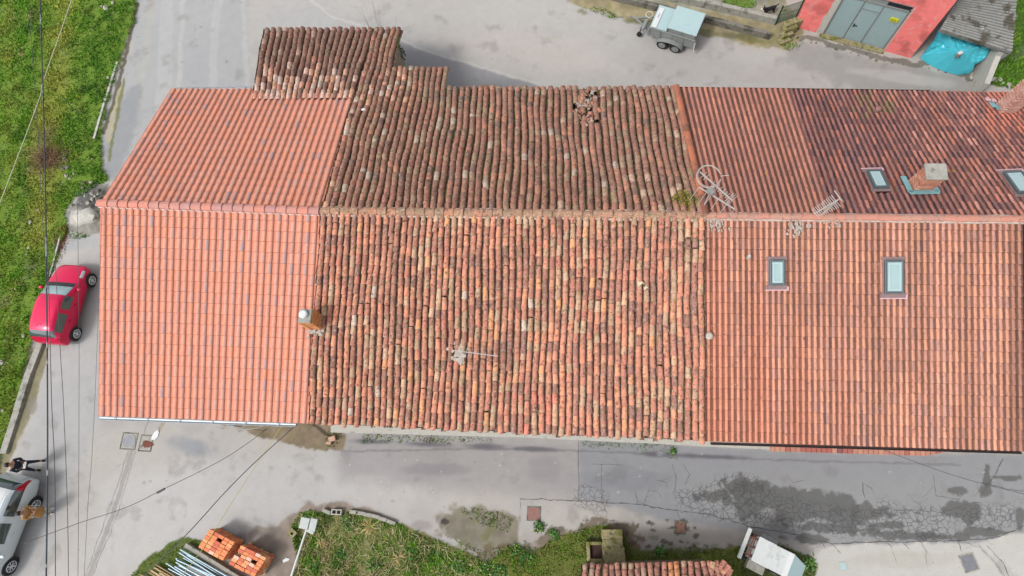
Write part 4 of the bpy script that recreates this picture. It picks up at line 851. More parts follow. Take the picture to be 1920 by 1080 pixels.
# tarpaulin
TP = [(1762, 52), (1790, 64), (1810, 62), (1860, 88), (1846, 110), (1828, 118), (1824, 132), (1800, 135), (1775, 130), (1755, 118), (1729, 104), (1748, 78), (1756, 74)]
Zt = [1.2, 1.35, 1.3, 1.3, .9, .8, .35, .25, .2, .3, .25, .5, .8]
nT = len(TP); rim = [P(u, v, z) for (u, v), z in zip(TP, Zt)]; ctr = P(1797, 98, 1.35); rs = np.random.RandomState(5); rr_ = []
ang_n = 180; nrad = 26
def rimat(f):
    f = f*nT; i = int(f) % nT; t = f-int(f); return rim[i]*(1-t)+rim[(i+1) % nT]*t
Vs = [ctr]; fs = []
for k in range(1, nrad+1):
    t = k/nrad
    for i in range(ang_n):
        f = i/ang_n; q = rimat(f); p = ctr*(1-t)+q*t; drop = q[2]-ctr[2]; z = ctr[2]+drop*t**1.4
        rdg = sum(math.exp(-((f*nT-q_+nT/2) % nT-nT/2)**2/.25) for q_ in (0, 3, 6, 10))*.16*math.sin(t*3.0)-.10*math.sin(t*3.1); n1 = float(fbm(p[0]+p[1]*.4, p[1]-p[0]*.5, .55, 8)); n2 = float(fbm(p[0]*.6+p[1], p[1]*.4-p[0]*1.6, .28, 9)); fold = rdg*.8+.20*(.35-abs(n1))*min(1, t*2.5)+.10*(.3-abs(n2))*min(1, t*2)+.03*math.sin(f*97+3*math.sin(f*23))*t
        p = np.array([p[0], p[1], z+fold+.03*float(fbm(p[0], p[1], .5, 8))]); Vs.append(p)
for i in range(ang_n): fs.append((0, 1+i, 1+(i+1) % ang_n))
for k in range(nrad-1):
    for i in range(ang_n): a = 1+k*ang_n; fs.append((a+i, a+ang_n+i, a+ang_n+(i+1) % ang_n, a+(i+1) % ang_n))
a = 1+(nrad-1)*ang_n; b0_ = len(Vs)
for i in range(ang_n): q = rimat(i/ang_n); Vs.append(np.array([q[0], q[1], max(.02, Vs[a+i][2]-.28)]))
for i in range(ang_n): fs.append((a+i, b0_+i, b0_+(i+1) % ang_n, a+(i+1) % ang_n))
o = MB(); o.add(Vs, fs); tp = obj('tarpaulin', o, 'tarp', smooth=True); tag(tp, 'wrinkled turquoise tarpaulin draped over a heap beside the shed', 'tarpaulin')
o = MB(); pc = P(1799, 101, 1.42); o.box(pc+[0, 0, .06], (.17, .15, .11), .4); tag(obj('weight_block', o, 'white', bevel=.02), 'small white block weighing down the turquoise tarpaulin', 'block')
o = MB(); o.box(pc+[-.09, -.1, .01], (.22, .14, .10), .2); tag(obj('weight_block_shadow', o, 'concdark', bevel=.03), 'dark stone beside the white block on the tarpaulin', 'stone')  # added dark box that stands for the shadow of the white block
# concrete walls, steps, gate, dog
def wallrun(name, pts, h, th, m, label, cat, caps=True):
    """a low wall whose base front runs along pts"""
    w3 = [P(u, v, 0) for u, v in pts]; o = MB()
    for p, q in zip(w3[:-1], w3[1:]):
        d = (q-p)/np.linalg.norm(q-p); nn = np.array([-d[1], d[0], 0]); L = np.linalg.norm(q-p); k = max(1, int(L/1.6))
        for i in range(k):
            a = p+d*L*i/k+d*.008; b_ = p+d*L*(i+1)/k; o.prism([a[:2], b_[:2], (b_+nn*th)[:2], (a+nn*th)[:2]], -.1, h+RS.randn()*.008)
    ob = obj(name, o, m, bevel=.012); return tag(ob, label, cat)
wallrun('retaining_wall', [(1060, -22), (1100, -11), (1158, 4), (1225, 20), (1320, 43), (1441, 75)], .36, .17, 'concdark', 'lower blackened concrete wall nearer the road', 'wall')
wallrun('retaining_wall', [(1180, -16), (1320, 16), (1452, 47)], .42, .2, 'concrete', 'upper paler concrete wall behind the blackened one', 'wall')
st_ = thing('steps', 'mossy stone steps between the concrete walls and the red garage', 'steps', P(1478, 68, 0))
for k, (u, v, h, ww_) in enumerate([(1470, 76, .16, .5), (1474, 66, .32, .55), (1479, 56, .48, .6), (1484, 47, .6, .8)]):
    for s in (-1, 1):
        o = MB(); p = P(u, v, h/2); o.box((p[0]+s*ww_*.27*math.cos(.35), p[1]+s*ww_*.27*math.sin(.35), h/2), (ww_*.52, .30, h), .35); obj('step', o, 'mossstone', st_, True, bevel=.03)
gt = thing('gate', 'green steel gate with posts next to the red garage', 'gate', P(1470, 40, 0))
pA, pB = P(1453, 46, 0), P(1491, 34, 0)
for p in (pA, pB): o = MB(); o.tube(p, p+[0, 0, 1.25 if p is pA else 1.7], .04, 10); obj('post', o, 'green', gt, True)
o = MB(); dd = (pB-pA)
for f_ in np.linspace(.04, .96, 24): o.bar(pA+dd*f_+[0, 0, .12], pA+dd*f_+[0, 0, 1.15], .012, .012)
for z in (.12, 1.15, .62): o.bar(pA+dd*.03+[0, 0, z], pA+dd*.97+[0, 0, z], .03, .03)
obj('gate_leaf', o, 'mesh', gt, True)
o = MB(); o.bar(pA+dd*.1+[0, -.05, .95], pA+dd*.25+[0, -.05, .95], .03, .03); obj('handle', o, 'green', gt, True)
# ------------------------------------------------------------------ skin based figures
def skin(name, pts, edges, m, parent=None, levels=1, root=0):
    me = bpy.data.meshes.new('t'); me.from_pydata([p[:3] for p in pts], edges, []); me.update(); t = bpy.data.objects.new('t', me); COL.objects.link(t)
    md = t.modifiers.new('s', 'SKIN'); sd = me.skin_vertices[0].data
    for i, p in enumerate(pts): r = p[3]; sd[i].radius = r if hasattr(r, '__len__') else (r, r); sd[i].use_root = (i == root)
    sb = t.modifiers.new('u', 'SUBSURF'); sb.levels = sb.render_levels = levels
    dg = bpy.context.evaluated_depsgraph_get(); me2 = bpy.data.meshes.new_from_object(t.evaluated_get(dg)); bpy.data.objects.remove(t)
    me2.name = name; me2.polygons.foreach_set('use_smooth', [True]*len(me2.polygons)); me2.materials.clear(); me2.materials.append(MAT[m] if isinstance(m, str) else m)
    ob = bpy.data.objects.new(name, me2); link(ob, parent); return ob
def chain(n0, n): return [(i, i+1) for i in range(n0, n0+n-1)]
def join_into(ob, mb):
    bm = bmesh.new(); bm.from_mesh(ob.data); t = mesh_of('t', mb.v, mb.f); bm.from_mesh(t); bm.to_mesh(ob.data); bm.free(); ob.data.polygons.foreach_set('use_smooth', [True]*len(ob.data.polygons))
def ellipsoid(mb, c, r, n=12, m_=8, rz=0):
    vs = []; fs = []
    for i in range(m_+1):
        th = math.pi*i/m_
        for j in range(n):
            ph = 2*math.pi*j/n; x, y = r[0]*math.sin(th)*math.cos(ph), r[1]*math.sin(th)*math.sin(ph); vs.append((c[0]+x*math.cos(rz)-y*math.sin(rz), c[1]+x*math.sin(rz)+y*math.cos(rz), c[2]+r[2]*math.cos(th)))
    for i in range(m_):
        for j in range(n): fs.append((i*n+j, (i+1)*n+j, (i+1)*n+(j+1) % n, i*n+(j+1) % n))
    mb.add(vs, fs)
def person(label, loc, rz, hgt, coat, legs, shoes, stance, longcoat, armpose, hairlen):
    """faces +x in its own frame; k scales a 1.75 m figure"""
    k = hgt/1.75; t = thing('person', label, 'person', loc, rz); t.scale = (1, 1, 1)
    S = lambda *p: tuple(x*k for x in p[:3])+(tuple(r*k for r in p[3]) if hasattr(p[3], '__len__') else p[3]*k,)
    hw = .10; sw = .19
    pts = [S(0, 0, .95, (.12, .16)), S(0, 0, 1.15, (.11, .14)), S(.0, 0, 1.38, (.11, .17)), S(0, 0, 1.50, .062), S(.03, 0, 1.60, .088), S(.03, 0, 1.70, .080)]
    ed = chain(0, 6)
    for s, dx in ((1, stance[0]), (-1, stance[1])):
        b_ = len(pts); pts += [S(0, s*hw, .88, .085), S(dx*.5+.02, s*(hw+stance[2]*.5), .50, .058), S(dx, s*(hw+stance[2]), .09, .040), S(dx+.12, s*(hw+stance[2]+.02), .045, .035)]; ed += [(0, b_)]+chain(b_, 4)
    arms = []
    for s in (1, -1):
        b_ = len(pts); el_, wr_ = armpose
        pts += [S(0, s*sw, 1.40, .052), S(el_[0], s*el_[1], el_[2], .042), S(wr_[0], s*wr_[1], wr_[2], .028), S(wr_[0]+.07, s*(wr_[1]-.02), wr_[2]+.01, (.034, .018))]; ed += [(2, b_)]+chain(b_, 4); arms.append(b_)
    body = skin('body', pts, ed, 'skin', t, 1)
    mb = MB()
    for q, b_ in enumerate(arms):
        pw = Vector(pts[b_+3][:3]); s = 1 if q == 0 else -1
        for f in range(4):
            y = (f-1.5)*.018*k; L = (.062, .074, .07, .055)[f]*k; mb.path([pw+Vector((.0, y, 0)), pw+Vector((L*.55, y, .004)), pw+Vector((L*.8, y, -.02)), pw+Vector((L*.75, y, -.04))], .009*k, 6, rs=[.0095*k, .009*k, .008*k, .006*k])
        mb.path([pw+Vector((-.03*k, -s*.03*k, .0)), pw+Vector((.01*k, -s*.055*k, .01)), pw+Vector((.04*k, -s*.05*k, .0))], .01*k, 6, rs=[.012*k, .010*k, .007*k])
    ellipsoid(mb, (.125*k, 0, 1.635*k), (.022*k, .014*k, .022*k), 8, 6)
    for s in (-1, 1): ellipsoid(mb, (.02*k, s*.092*k, 1.64*k), (.02*k, .012*k, .03*k), 8, 6)
    join_into(body, mb)
    for s in (-1, 1):
        e = MB(); ellipsoid(e, (.108*k, s*.032*k, 1.665*k), (.010*k, .013*k, .009*k), 8, 6); obj('eye', e, 'plastic', t)
    e = MB(); e.box((.118*k, 0, 1.595*k), (.008, .05*k, .010)); obj('mouth', e, 'rust', t)
    # clothes
    q = .016; W = lambda p, e_: (p[0], p[1], p[2], tuple(r+e_ for r in p[3]) if hasattr(p[3], '__len__') else p[3]+e_)
    jp = [W(pts[0], q), W(pts[1], q), W(pts[2], q)]; je = [(0, 1), (1, 2)]; b_ = 3
    jp.append((pts[3][0], 0, pts[3][2]-.045*k, .068*k)); je.append((2, 3)); b_ = 4
    for a in arms: jp += [W(pts[a], q), W(pts[a+1], q), W(pts[a+2], q)]; je += [(2, b_)]+chain(b_, 3); b_ += 3
    skin('coat' if longcoat else 'jacket', jp, je, coat, t, 1)
    if longcoat:
        e = MB(); rings = [(1.06, .135, .175), (.95, .155, .195), (.8, .165, .21), (.62, .175, .225), (.50, .18, .235), (.49, .165, .22)]
        e.add([((ra*math.cos(a)+.01)*k*(1+.04*math.sin(7*a)), rb*math.sin(a)*k*(1+.04*math.sin(7*a)), z*k) for z, ra, rb in rings for a in np.linspace(0, 6.2832, 25)[:-1]], [(i*24+j, i*24+(j+1) % 24, (i+1)*24+(j+1) % 24, (i+1)*24+j) for i in range(5) for j in range(24)]); obj('coat_skirt', e, coat, t, smooth=True)
    lp = [W(pts[0], q*.7)]; le = []
    for L in (6, 10): b_ = len(lp); lp += [W(pts[L], q), W(pts[L+1], q), (pts[L+2][0], pts[L+2][1], pts[L+2][2]+.03*k, .052*k)]; le += [(0, b_)]+chain(b_, 3)
    skin('trousers', lp, le, legs, t, 1)
    for L in (6, 10):
        e = MB(); p = pts[L+2]; ellipsoid(e, (p[0]+.055*k, p[1]+.006, .048*k), (.145*k, .052*k, .052*k), 14, 8); obj('shoe', e, shoes, t, smooth=True)
    e = MB(); vs0 = len(e.v); ellipsoid(e, (.005*k, 0, 1.672*k), (.108*k, .098*k, .104*k), 16, 10)
    if hairlen: ellipsoid(e, (-.05*k, 0, 1.60*k), (.075*k, .095*k, .16*k), 14, 8)
    e.v = [(x if x < .085*k else .085*k-(x-.085*k)*.3, y, max(z, 1.60*k if not hairlen else 1.42*k)) for x, y, z in e.v]
    obj('hair', e, 'hair', t, smooth=True)
    return t
AP = ((.05, .27, 1.14), (.24, .12, 1.12)); AP2 = ((.06, .26, 1.16), (.22, .06, 1.20))
f1 = P(76, 873, 0); p1 = person('man in dark navy clothes standing in the street, holding a pale remote control', (f1[0]-.05, f1[1], 0), R_(-2), 1.74, 'navy', 'navy', 'shoeblack', (.08, -.04, .10), False, AP, False)
o = MB(); o.box((f1[0]-.05+.33, f1[1], 1.14), (.10, .26, .03), 0); o.box((f1[0]-.05+.31, f1[1], 1.165), (.07, .10, .02), 0)
tag(obj('remote_control', o, 'offwhite', bevel=.008), 'pale remote control held in both hands by the man in navy', 'remote control')
f2 = P(95, 959, 0); p2 = person('woman with dark hair in a long tan coat and white shoes beside the silver car', (f2[0]-.05, f2[1], 0), R_(3), 1.66, 'tan', 'offwhite', 'shoewhite', (.05, .05, .02), True, AP2, True)
# dog
dpos = P(1440, 26, 0); dg_ = thing('dog', 'small black dog with white muzzle standing behind the concrete wall', 'dog', (dpos[0], dpos[1], 0), R_(200))
pts = [(0, 0, .36, (.10, .09)), (.18, 0, .38, (.12, .10)), (-.2, 0, .37, (.09, .08)), (.30, 0, .47, .07), (.36, 0, .56, .075), (.46, 0, .54, .04), (-.30, 0, .42, .03), (-.42, 0, .52, .018)]
ed = [(0, 1), (0, 2), (1, 3), (3, 4), (4, 5), (2, 6), (6, 7)]
for s in (-1, 1):
    b_ = len(pts); pts += [(.19, s*.07, .27, .045), (.19, s*.075, .14, .026), (.20, s*.075, .03, .026)]; ed += [(1, b_)]+chain(b_, 3)
    b_ = len(pts); pts += [(-.20, s*.07, .28, .055), (-.16, s*.075, .20, .036), (-.25, s*.075, .12, .024), (-.23, s*.075, .03, .025)]; ed += [(2, b_)]+chain(b_, 4)
db = skin('body', pts, ed, 'shoeblack', dg_, 1)
mb = MB()
for s in (-1, 1): mb.box((.34, s*.06, .62), (.03, .04, .08))
join_into(db, mb)
e = MB(); ellipsoid(e, (.47, 0, .545), (.05, .045, .04), 10, 6); obj('muzzle', e, 'shoewhite', dg_, smooth=True)
# ------------------------------------------------------------------ cars
def car(name, label, cat, paint, loc, rz, Ls, secs, tags, wheels, wr, wheelw, extras=None, spokes=8):
    t = thing(name, label, cat, (loc[0], loc[1], 0), rz); half = []
    V = []; NP = 8
    for (x, w_, zs, zb, zt, yr) in secs:
        cab = yr < w_*.80 and zt-zb > .3
        pr = [(0, zs), (w_*.88, zs), (w_, zs+(zb-zs)*.3), (w_, zs+(zb-zs)*.68), (w_*.965, zb)]
        pr += [(yr+.05, zt-.09), (yr-.10, zt-.015), (0, zt+.015)] if cab else [(w_*.86, zb+(zt-zb)*.55), (w_*.5, zt), (0, zt+.02)]
        V.append(pr)
    ring = lambda pr, x: [(x, y, z) for y, z in pr]+[(x, -y, z) for y, z in pr[-2:0:-1]]
    vs = []; [vs.extend(ring(pr, s_[0])) for pr, s_ in zip(V, secs)]; n = 14; fs = []; mi = []
    for i in range(len(secs)-1):
        for j in range(n):
            fs.append((i*n+j, i*n+(j+1) % n, (i+1)*n+(j+1) % n, (i+1)*n+j)); st = j if j < 7 else 13-j; mi.append(tags(i, st, 0 if j < 7 else 1))
    fs += [tuple(range(n)), tuple(range((len(secs)-1)*n, len(secs)*n))[::-1]]; mi += ['body', 'body']
    me = bpy.data.meshes.new('t'); me.from_pydata(vs, [], fs); names = sorted(set(mi)); me.update()
    bm = bmesh.new(); bm.from_mesh(me); bmesh.ops.recalc_face_normals(bm, faces=bm.faces[:]); bm.to_mesh(me); bm.free()
    for nme in names: me.materials.append(bpy.data.materials[0])
    me.polygons.foreach_set('material_index', [names.index(x) for x in mi])
    tob = bpy.data.objects.new('t', me); COL.objects.link(tob); sb = tob.modifiers.new('u', 'SUBSURF'); sb.levels = 3
    m2 = bpy.data.meshes.new_from_object(tob.evaluated_get(bpy.context.evaluated_depsgraph_get())); bpy.data.objects.remove(tob)
    matof = dict(body=paint, windscreen='windscreen', rear_window='carglass', headlight='lampclear', tail_light='lampred', cowl='plastic', roof_panel='white'); body = None
    order = ['body']+[x for x in names if x != 'body']
    for nme in order:
        bm = bmesh.new(); bm.from_mesh(m2); k = names.index(nme)
        bmesh.ops.delete(bm, geom=[f for f in bm.faces if f.material_index != k], context='FACES')
        if nme != 'body': 
            for v in bm.verts: v.co += v.normal*.004
        mm = bpy.data.meshes.new(nme); bm.to_mesh(mm); bm.free(); base = nme.split(':')[0]; mm.materials.clear(); mm.materials.append(MAT[matof.get(base, 'carglass')]); mm.polygons.foreach_set('use_smooth', [True]*len(mm.polygons)); mm.polygons.foreach_set('material_index', [0]*len(mm.polygons))
        ob = bpy.data.objects.new(base, mm); link(ob, t)
    inn = MB(); inn.box((-.2, 0, .62), (1.9, 1.25, .5)); obj('interior', inn, 'plastic', t)
    for x in wheels:
        for s in (-1, 1):
            wy = secs[3][1]*s; a = MB(); a.tube((x, wy-.25*s, wr), (x, wy+.012*s, wr), wr*1.16, 24); obj('wheel_arch', a, 'plastic', t)
            wt_ = MB(); wt_.tube((x, wy-.18*s, wr), (x, wy+.026*s, wr), wr, 26); wh = obj('wheel', wt_, 'tyre', t, bevel=.02)
            rm = MB()
            for q in range(spokes):
                an = q*6.283/spokes; rm.bar((x, wy+.034*s, wr), (x+math.cos(an)*wr*.66, wy+.034*s, wr+math.sin(an)*wr*.66), .05, .014)
            for q in range(20):
                an = q*6.283/20; a2 = (q+1)*6.283/20; rm.bar((x+math.cos(an)*wr*.66, wy+.034*s, wr+math.sin(an)*wr*.66), (x+math.cos(a2)*wr*.66, wy+.034*s, wr+math.sin(a2)*wr*.66), .04, .02)
            rm.tube((x, wy+.02*s, wr), (x, wy+.045*s, wr), .05, 10); obj('rim', rm, 'rim', wh)
    return t
def mirror(t, x, y, z, m):
    for s in (-1, 1): e = MB(); ellipsoid(e, (x, s*(y+.09), z), (.075, .10, .065), 10, 8); obj('mirror', e, m, t, smooth=True)
secs = [(1.86, .56, .30, .52, .60, .40), (1.78, .62, .22, .60, .70, .6), (1.60, .78, .20, .68, .79, .7), (1.18, .82, .20, .80, .90, .7), (.86, .825, .20, .88, .98, .74), (.78, .825, .20, .90, 1.01, .74),
        (.18, .825, .20, .93, 1.43, .56), (-.02, .825, .20, .94, 1.485, .57), (-.40, .825, .20, .95, 1.50, .575), (-.50, .825, .2, .955, 1.50, .575), (-1.02, .82, .20, .97, 1.48, .56), (-1.42, .80, .21, .99, 1.42, .54), (-1.66, .77, .24, .97, 1.12, .60), (-1.78, .72, .26, .74, .84, .6), (-1.85, .68, .28, .62, .70, .5)]
def tg(i, st, side):
    if i == 5 and st in (5, 6): return 'windscreen'
    if i == 4 and st in (5, 6): return 'cowl'
    if i == 11 and st in (5, 6): return 'rear_window'
    if i in (6, 7) and st == 4: return 'side_window:a%d' % side
    if i in (9, 10) and st == 4: return 'side_window:b%d' % side
    if i == 2 and st == 4: return 'headlight:%d' % side
    if i == 12 and st in (4,): return 'tail_light:%d' % side
    return 'body'
wf, wr_ = P(172, 526, .28), P(143, 626, .28); d = (wf-wr_); wbse = np.linalg.norm(d[:2]); hdg = math.atan2(d[1], d[0]); left = np.array([-math.sin(hdg), math.cos(hdg), 0]); c = (wf+wr_)/2+left*.82
rc = car('parked_car', 'small crimson hatchback parked on the verge beside the tiled house', 'car', 'redpaint', c, hdg, 1, secs, tg, (wbse/2, -wbse/2), .29, .2)
mirror(rc, .62, .84, .98, 'redpaint')
e = MB(); e.bar((-1.1, .0, 1.50), (-1.25, .0, 1.60), .015, .015); obj('aerial', e, 'plastic', rc)
for s in (-1, 1):
    for x in (.05, -.72): e = MB(); e.bar((x, s*.83, .80), (x-.15, s*.83, .80), .02, .03); obj('door_handle', e, 'redpaint', rc)
for s in (-.25, .28): e = MB(); e.bar((.80, s, 1.035), (.70, s+.42*(1 if s < 0 else -.9), 1.06), .02, .012); obj('wiper', e, 'plastic', rc)
secs2 = [(2.15, .5, .32, .62, .72, .5), (2.05, .74, .25, .72, .84, .6), (1.75, .86, .22, .84, .96, .7), (1.25, .89, .22, .94, 1.05, .7), (1.02, .895, .22, .98, 1.10, .78), (.94, .895, .22, 1.0, 1.13, .78),
         (.30, .895, .22, 1.02, 1.56, .62), (.05, .895, .22, 1.03, 1.62, .62), (-.50, .895, .22, 1.04, 1.64, .62), (-.60, .895, .22, 1.045, 1.64, .62), (-1.25, .89, .22, 1.06, 1.61, .61), (-1.72, .87, .24, 1.08, 1.52, .57), (-1.98, .83, .28, 1.05, 1.18, .62), (-2.10, .78, .32, .80, .88, .6), (-2.16, .6, .36, .62, .70, .5)]
def tg2(i, st, side):
    if 7 <= i <= 9 and st in (6,): return 'roof_panel'
    if i == 10 and st == 6: return 'roof_panel'
    if i == 11 and st in (4,): return 'tail_light:%d' % side
    if i == 12 and st in (4,): return 'tail_light:%d' % side
    if i == 5 and st in (5, 6): return 'windscreen'
    if i == 4 and st in (5, 6): return 'cowl'
    if i == 11 and st in (5, 6): return 'rear_window'
    if i in (6, 7) and st == 4: return 'side_window:a%d' % side
    if i in (9, 10) and st == 4: return 'side_window:b%d' % side
    if i == 2 and st == 4: return 'headlight:%d' % side
    return 'body'
wf = P(20, 1062, .33); wr2 = P(57, 969, .33); d = wf-wr2; hdg = math.atan2(d[1], d[0]); left = np.array([-math.sin(hdg), math.cos(hdg), 0]); mid = wf-d/np.linalg.norm(d)*1.28; c = mid-left*.89
sc2 = car('parked_car', 'silver estate car cut by the lower left corner, red tail lamp', 'car', 'silver', c, hdg, 1, secs2, tg2, (1.28, -1.12), .33, .2)
mirror(sc2, .80, .90, 1.06, 'silver')
for s in (-1, 1):
    e = MB(); e.path([(.2, s*.60, 1.62), (-.5, s*.62, 1.69), (-1.5, s*.58, 1.60)], .022, 6); obj('roof_rail', e, 'silver', sc2)
    for x in (.1, -.85): e = MB(); e.bar((x, s*.90, .88), (x-.17, s*.90, .88), .025, .035); obj('door_handle', e, 'silver', sc2)
# ------------------------------------------------------------------ trailer by the road
ta, tb = P(1243, 85, .27), P(1267.5, 92.5, .27); d = ta-tb; hdg = math.atan2(d[1], d[0]); fwd = np.array([math.cos(hdg), math.sin(hdg), 0]); lf = np.array([-math.sin(hdg), math.cos(hdg), 0])
tc = (ta+tb)/2-lf*.82+fwd*.05; tl = thing('trailer', 'grey galvanised twin axle trailer with pale blue lid beside the concrete wall', 'trailer', (tc[0], tc[1], 0), hdg)
hw_ = np.linalg.norm(ta-tb)/2; TW, TL = 1.24, 2.2
o = MB(); z0_, z1_ = .42, .98
for s in (-1, 1): o.box((0, s*TW/2, (z0_+z1_)/2), (TL, .035, z1_-z0_))
for s in (-1, 1): o.box((s*(TL/2-.02), 0, (z0_+z1_)/2), (.035, TW-.04, z1_-z0_-.01))
o.box((0, 0, z0_), (TL-.08, TW-.05, .04)); bx = obj('box', o, 'galv', tl)
for s in (-1, 1):
    for x in (-1.08, -.55, 0, .55, 1.08): e = MB(); e.box((x, s*(TW/2+.035), .70), (.06, .035, .56)); obj('stake', e, 'galv', bx)
e = MB()
for s in (-1, 1): e.box((0, s*(TW/2+.03), .99), (TL+.05, .06, .035))
obj('top_rail', e, 'galv', bx)
e = MB(); e.box((.68, 0, 1.03), (.78, TW+.02, .05)); obj('front_lid', e, 'galvblue', tl, bevel=.01)
e = MB(); e.box((.90, .08, 1.075), (.24, TW-.12, .03)); obj('white_panel', e, 'white', tl, bevel=.01)
e = MB(); 
for k_ in range(3): e.box((.90, -.1+k_*.08, 1.094), (.05, .05, .006))
obj('panel_marks', e, 'iron', tl)
e = MB(); e.box((-.42, 0, 1.30), (1.36, TW+.06, .05)); rl = obj('raised_lid', e, 'galvblue', tl, bevel=.015)
for s in (-1, 1):
    e = MB(); e.box((-.42, s*(TW/2-.03), 1.12), (1.30, .02, .30)); obj('lid_side', e, 'galv', rl)
    for x in (-1.05, -.42, .22): e = MB(); e.box((x, s*(TW/2-.01), 1.13), (.045, .03, .30)); obj('lid_post', e, 'iron', rl)
for s in (-1, 1):
    for x in (-hw_, hw_):
        w_ = MB(); w_.tube((x, s*.66, .27), (x, s*.84, .27), .27, 24); wh = obj('wheel', w_, 'tyre', tl, bevel=.02)
        r_ = MB(); r_.tube((x, s*.80, .27), (x, s*.848, .27), .17, 20); r_.tube((x, s*.84, .27), (x, s*.87, .27), .06, 12); obj('rim', r_, 'galv', wh)
    e = MB(); th = np.linspace(R_(15), R_(165), 9); top = [(math.cos(a)*(hw_+.34), .30+math.sin(a)*.32) for a in th]
    for (xa, za), (xb, zb) in zip(top[:-1], top[1:]): e.add([(xa, s*.66, za), (xb, s*.66, zb), (xb, s*.88, zb), (xa, s*.88, za), (xa, s*.66, za-.02), (xb, s*.66, zb-.02), (xb, s*.88, zb-.02), (xa, s*.88, za-.02)], [(0, 1, 2, 3), (7, 6, 5, 4), (0, 4, 5, 1), (3, 2, 6, 7)])
    obj('mudguard', e, 'galv', tl)
e = MB(); 
for s in (-1, 1): e.bar((TL/2, s*.45, .46), (TL/2+.85, 0, .48), .06, .08)
e.bar((TL/2+.8, 0, .48), (TL/2+1.1, 0, .5), .06, .06); db_ = obj('drawbar', e, 'galv', tl)
e = MB(); ellipsoid(e, (TL/2+1.12, 0, .5), (.08, .06, .05)); obj('hitch', e, 'iron', db_)
e = MB(); e.tube((TL/2+.30, .05, .62), (TL/2+.30, .62, .62), .10, 16); obj('canister', e, 'galv', tl)
e = MB(); pts = [(TL/2+.28+.17*math.cos(a), -.18+.17*math.sin(a), .78) for a in np.linspace(0, 6.2, 20)]; e.path(pts, .02, 6); obj('coiled_hose', e, 'cable_white', tl)
e = MB(); e.tube((TL/2+.45, .50, .18), (TL/2+.45, .60, .18), .12, 16); e.tube((TL/2+.45, .55, .18), (TL/2+.42, .45, .6), .03, 8); obj('jockey_wheel', e, 'tyre', tl)
e = MB(); e.bar((-TL/2-.03, .66, .85), (-TL/2-.05, .72, .32), .05, .03); obj('prop_stand', e, 'white', tl)
# ------------------------------------------------------------------ white utility vehicle at the bottom edge
zc = 1.55; r1, r2, r3, r4 = P(1424.6, 1006.4, zc), P(1408, 1051.3, zc), P(1465, 1077, zc), P(1481, 1035, zc)
fw = (r4-r1)/np.linalg.norm(r4-r1); rt = (r2-r1)/np.linalg.norm(r2-r1); hdg = math.atan2(fw[1], fw[0]); vc = (r1+r2+r3+r4)/4; RL = np.linalg.norm(r4-r1); RWd = np.linalg.norm(r2-r1)
uv = thing('utility_cart', 'small white boxy utility vehicle with blue-tinted windscreen at the bottom edge', 'vehicle', (vc[0], vc[1], 0), hdg)
e = MB(); e.box((-RL*.22, 0, zc), (RL*.56, RWd, .05)); e.box((RL*.28, 0, zc-.01), (RL*.44, RWd-.03, .045)); obj('roof', e, 'offwhite', uv, bevel=.01)
e = MB(); e.box((RL*.5+.09, 0, zc-.02), (.20, RWd-.02, .06)); obj('roof_band', e, 'white', uv, bevel=.01)
e = MB(); e.quad((RL*.5+.20, RWd*.48, zc-.03), (RL*.5+.20, -RWd*.48, zc-.03), (RL*.5+.82, -RWd*.30, 1.0), (RL*.5+.82, RWd*.30, 1.0), .02); obj('windscreen', e, 'galvblue', uv)
e = MB(); e.box((RL*.1, 0, .72), (RL*1.1, RWd-.12, .62)); e.box((RL*.5+.42, 0, .66), (.72, RWd*.62, .60), taper=.9); obj('body', e, 'offwhite', uv, bevel=.03)
for s in (-1, 1):
    e = MB(); e.quad((-RL*.40, s*(RWd/2-.03), zc-.04), (RL*.5, s*(RWd/2-.03), zc-.04), (RL*.5, s*(RWd/2-.05), 1.04), (-RL*.40, s*(RWd/2-.05), 1.04), .02); obj('side_window', e, 'carglass', uv)
    for x in (-RL*.45, RL*.5+.05): e = MB(); e.bar((x, s*(RWd/2-.04), 1.0), (x, s*(RWd/2-.04), zc), .05, .05); obj('pillar', e, 'white', uv)
    for x in (-RL*.32, RL*.62): e = MB(); e.tube((x, s*(RWd/2-.10), .24), (x, s*(RWd/2+.04), .24), .24, 20); wh = obj('wheel', e, 'tyre', uv, bevel=.02); e = MB(); e.tube((x, s*(RWd/2), .24), (x, s*(RWd/2+.05), .24), .13, 16); obj('rim', e, 'galv', wh)
e = MB(); e.box((-RL*.12, -RWd/2-.14, .75), (.62, .30, .32)); obj('side_box', e, 'concrete', uv, bevel=.02)
e = MB(); e.box((-RL*.02, RWd/2+.10, .9), (.58, .16, .05)); obj('side_step', e, 'galv', uv, bevel=.01)
e = MB(); e.box((-RL*.5-.30, 0, 1.2), (.14, RWd+.24, .07)); rb_ = obj('rear_beam', e, 'offwhite', uv, bevel=.01)
for k_, s in enumerate((-.3, 0, .3)): e = MB(); e.bar((-RL*.5-.28, s, 1.16), (-RL*.5+.1, s, 1.1), .04, .04); obj('strut', e, 'rust', rb_)
for x in (-.06, -.14): e = MB(); e.tube((-RL*.5+x, -RWd*.48, 1.42), (-RL*.5+x, RWd*.48, 1.42), .018, 8); obj('rail', e, 'rust', rb_)
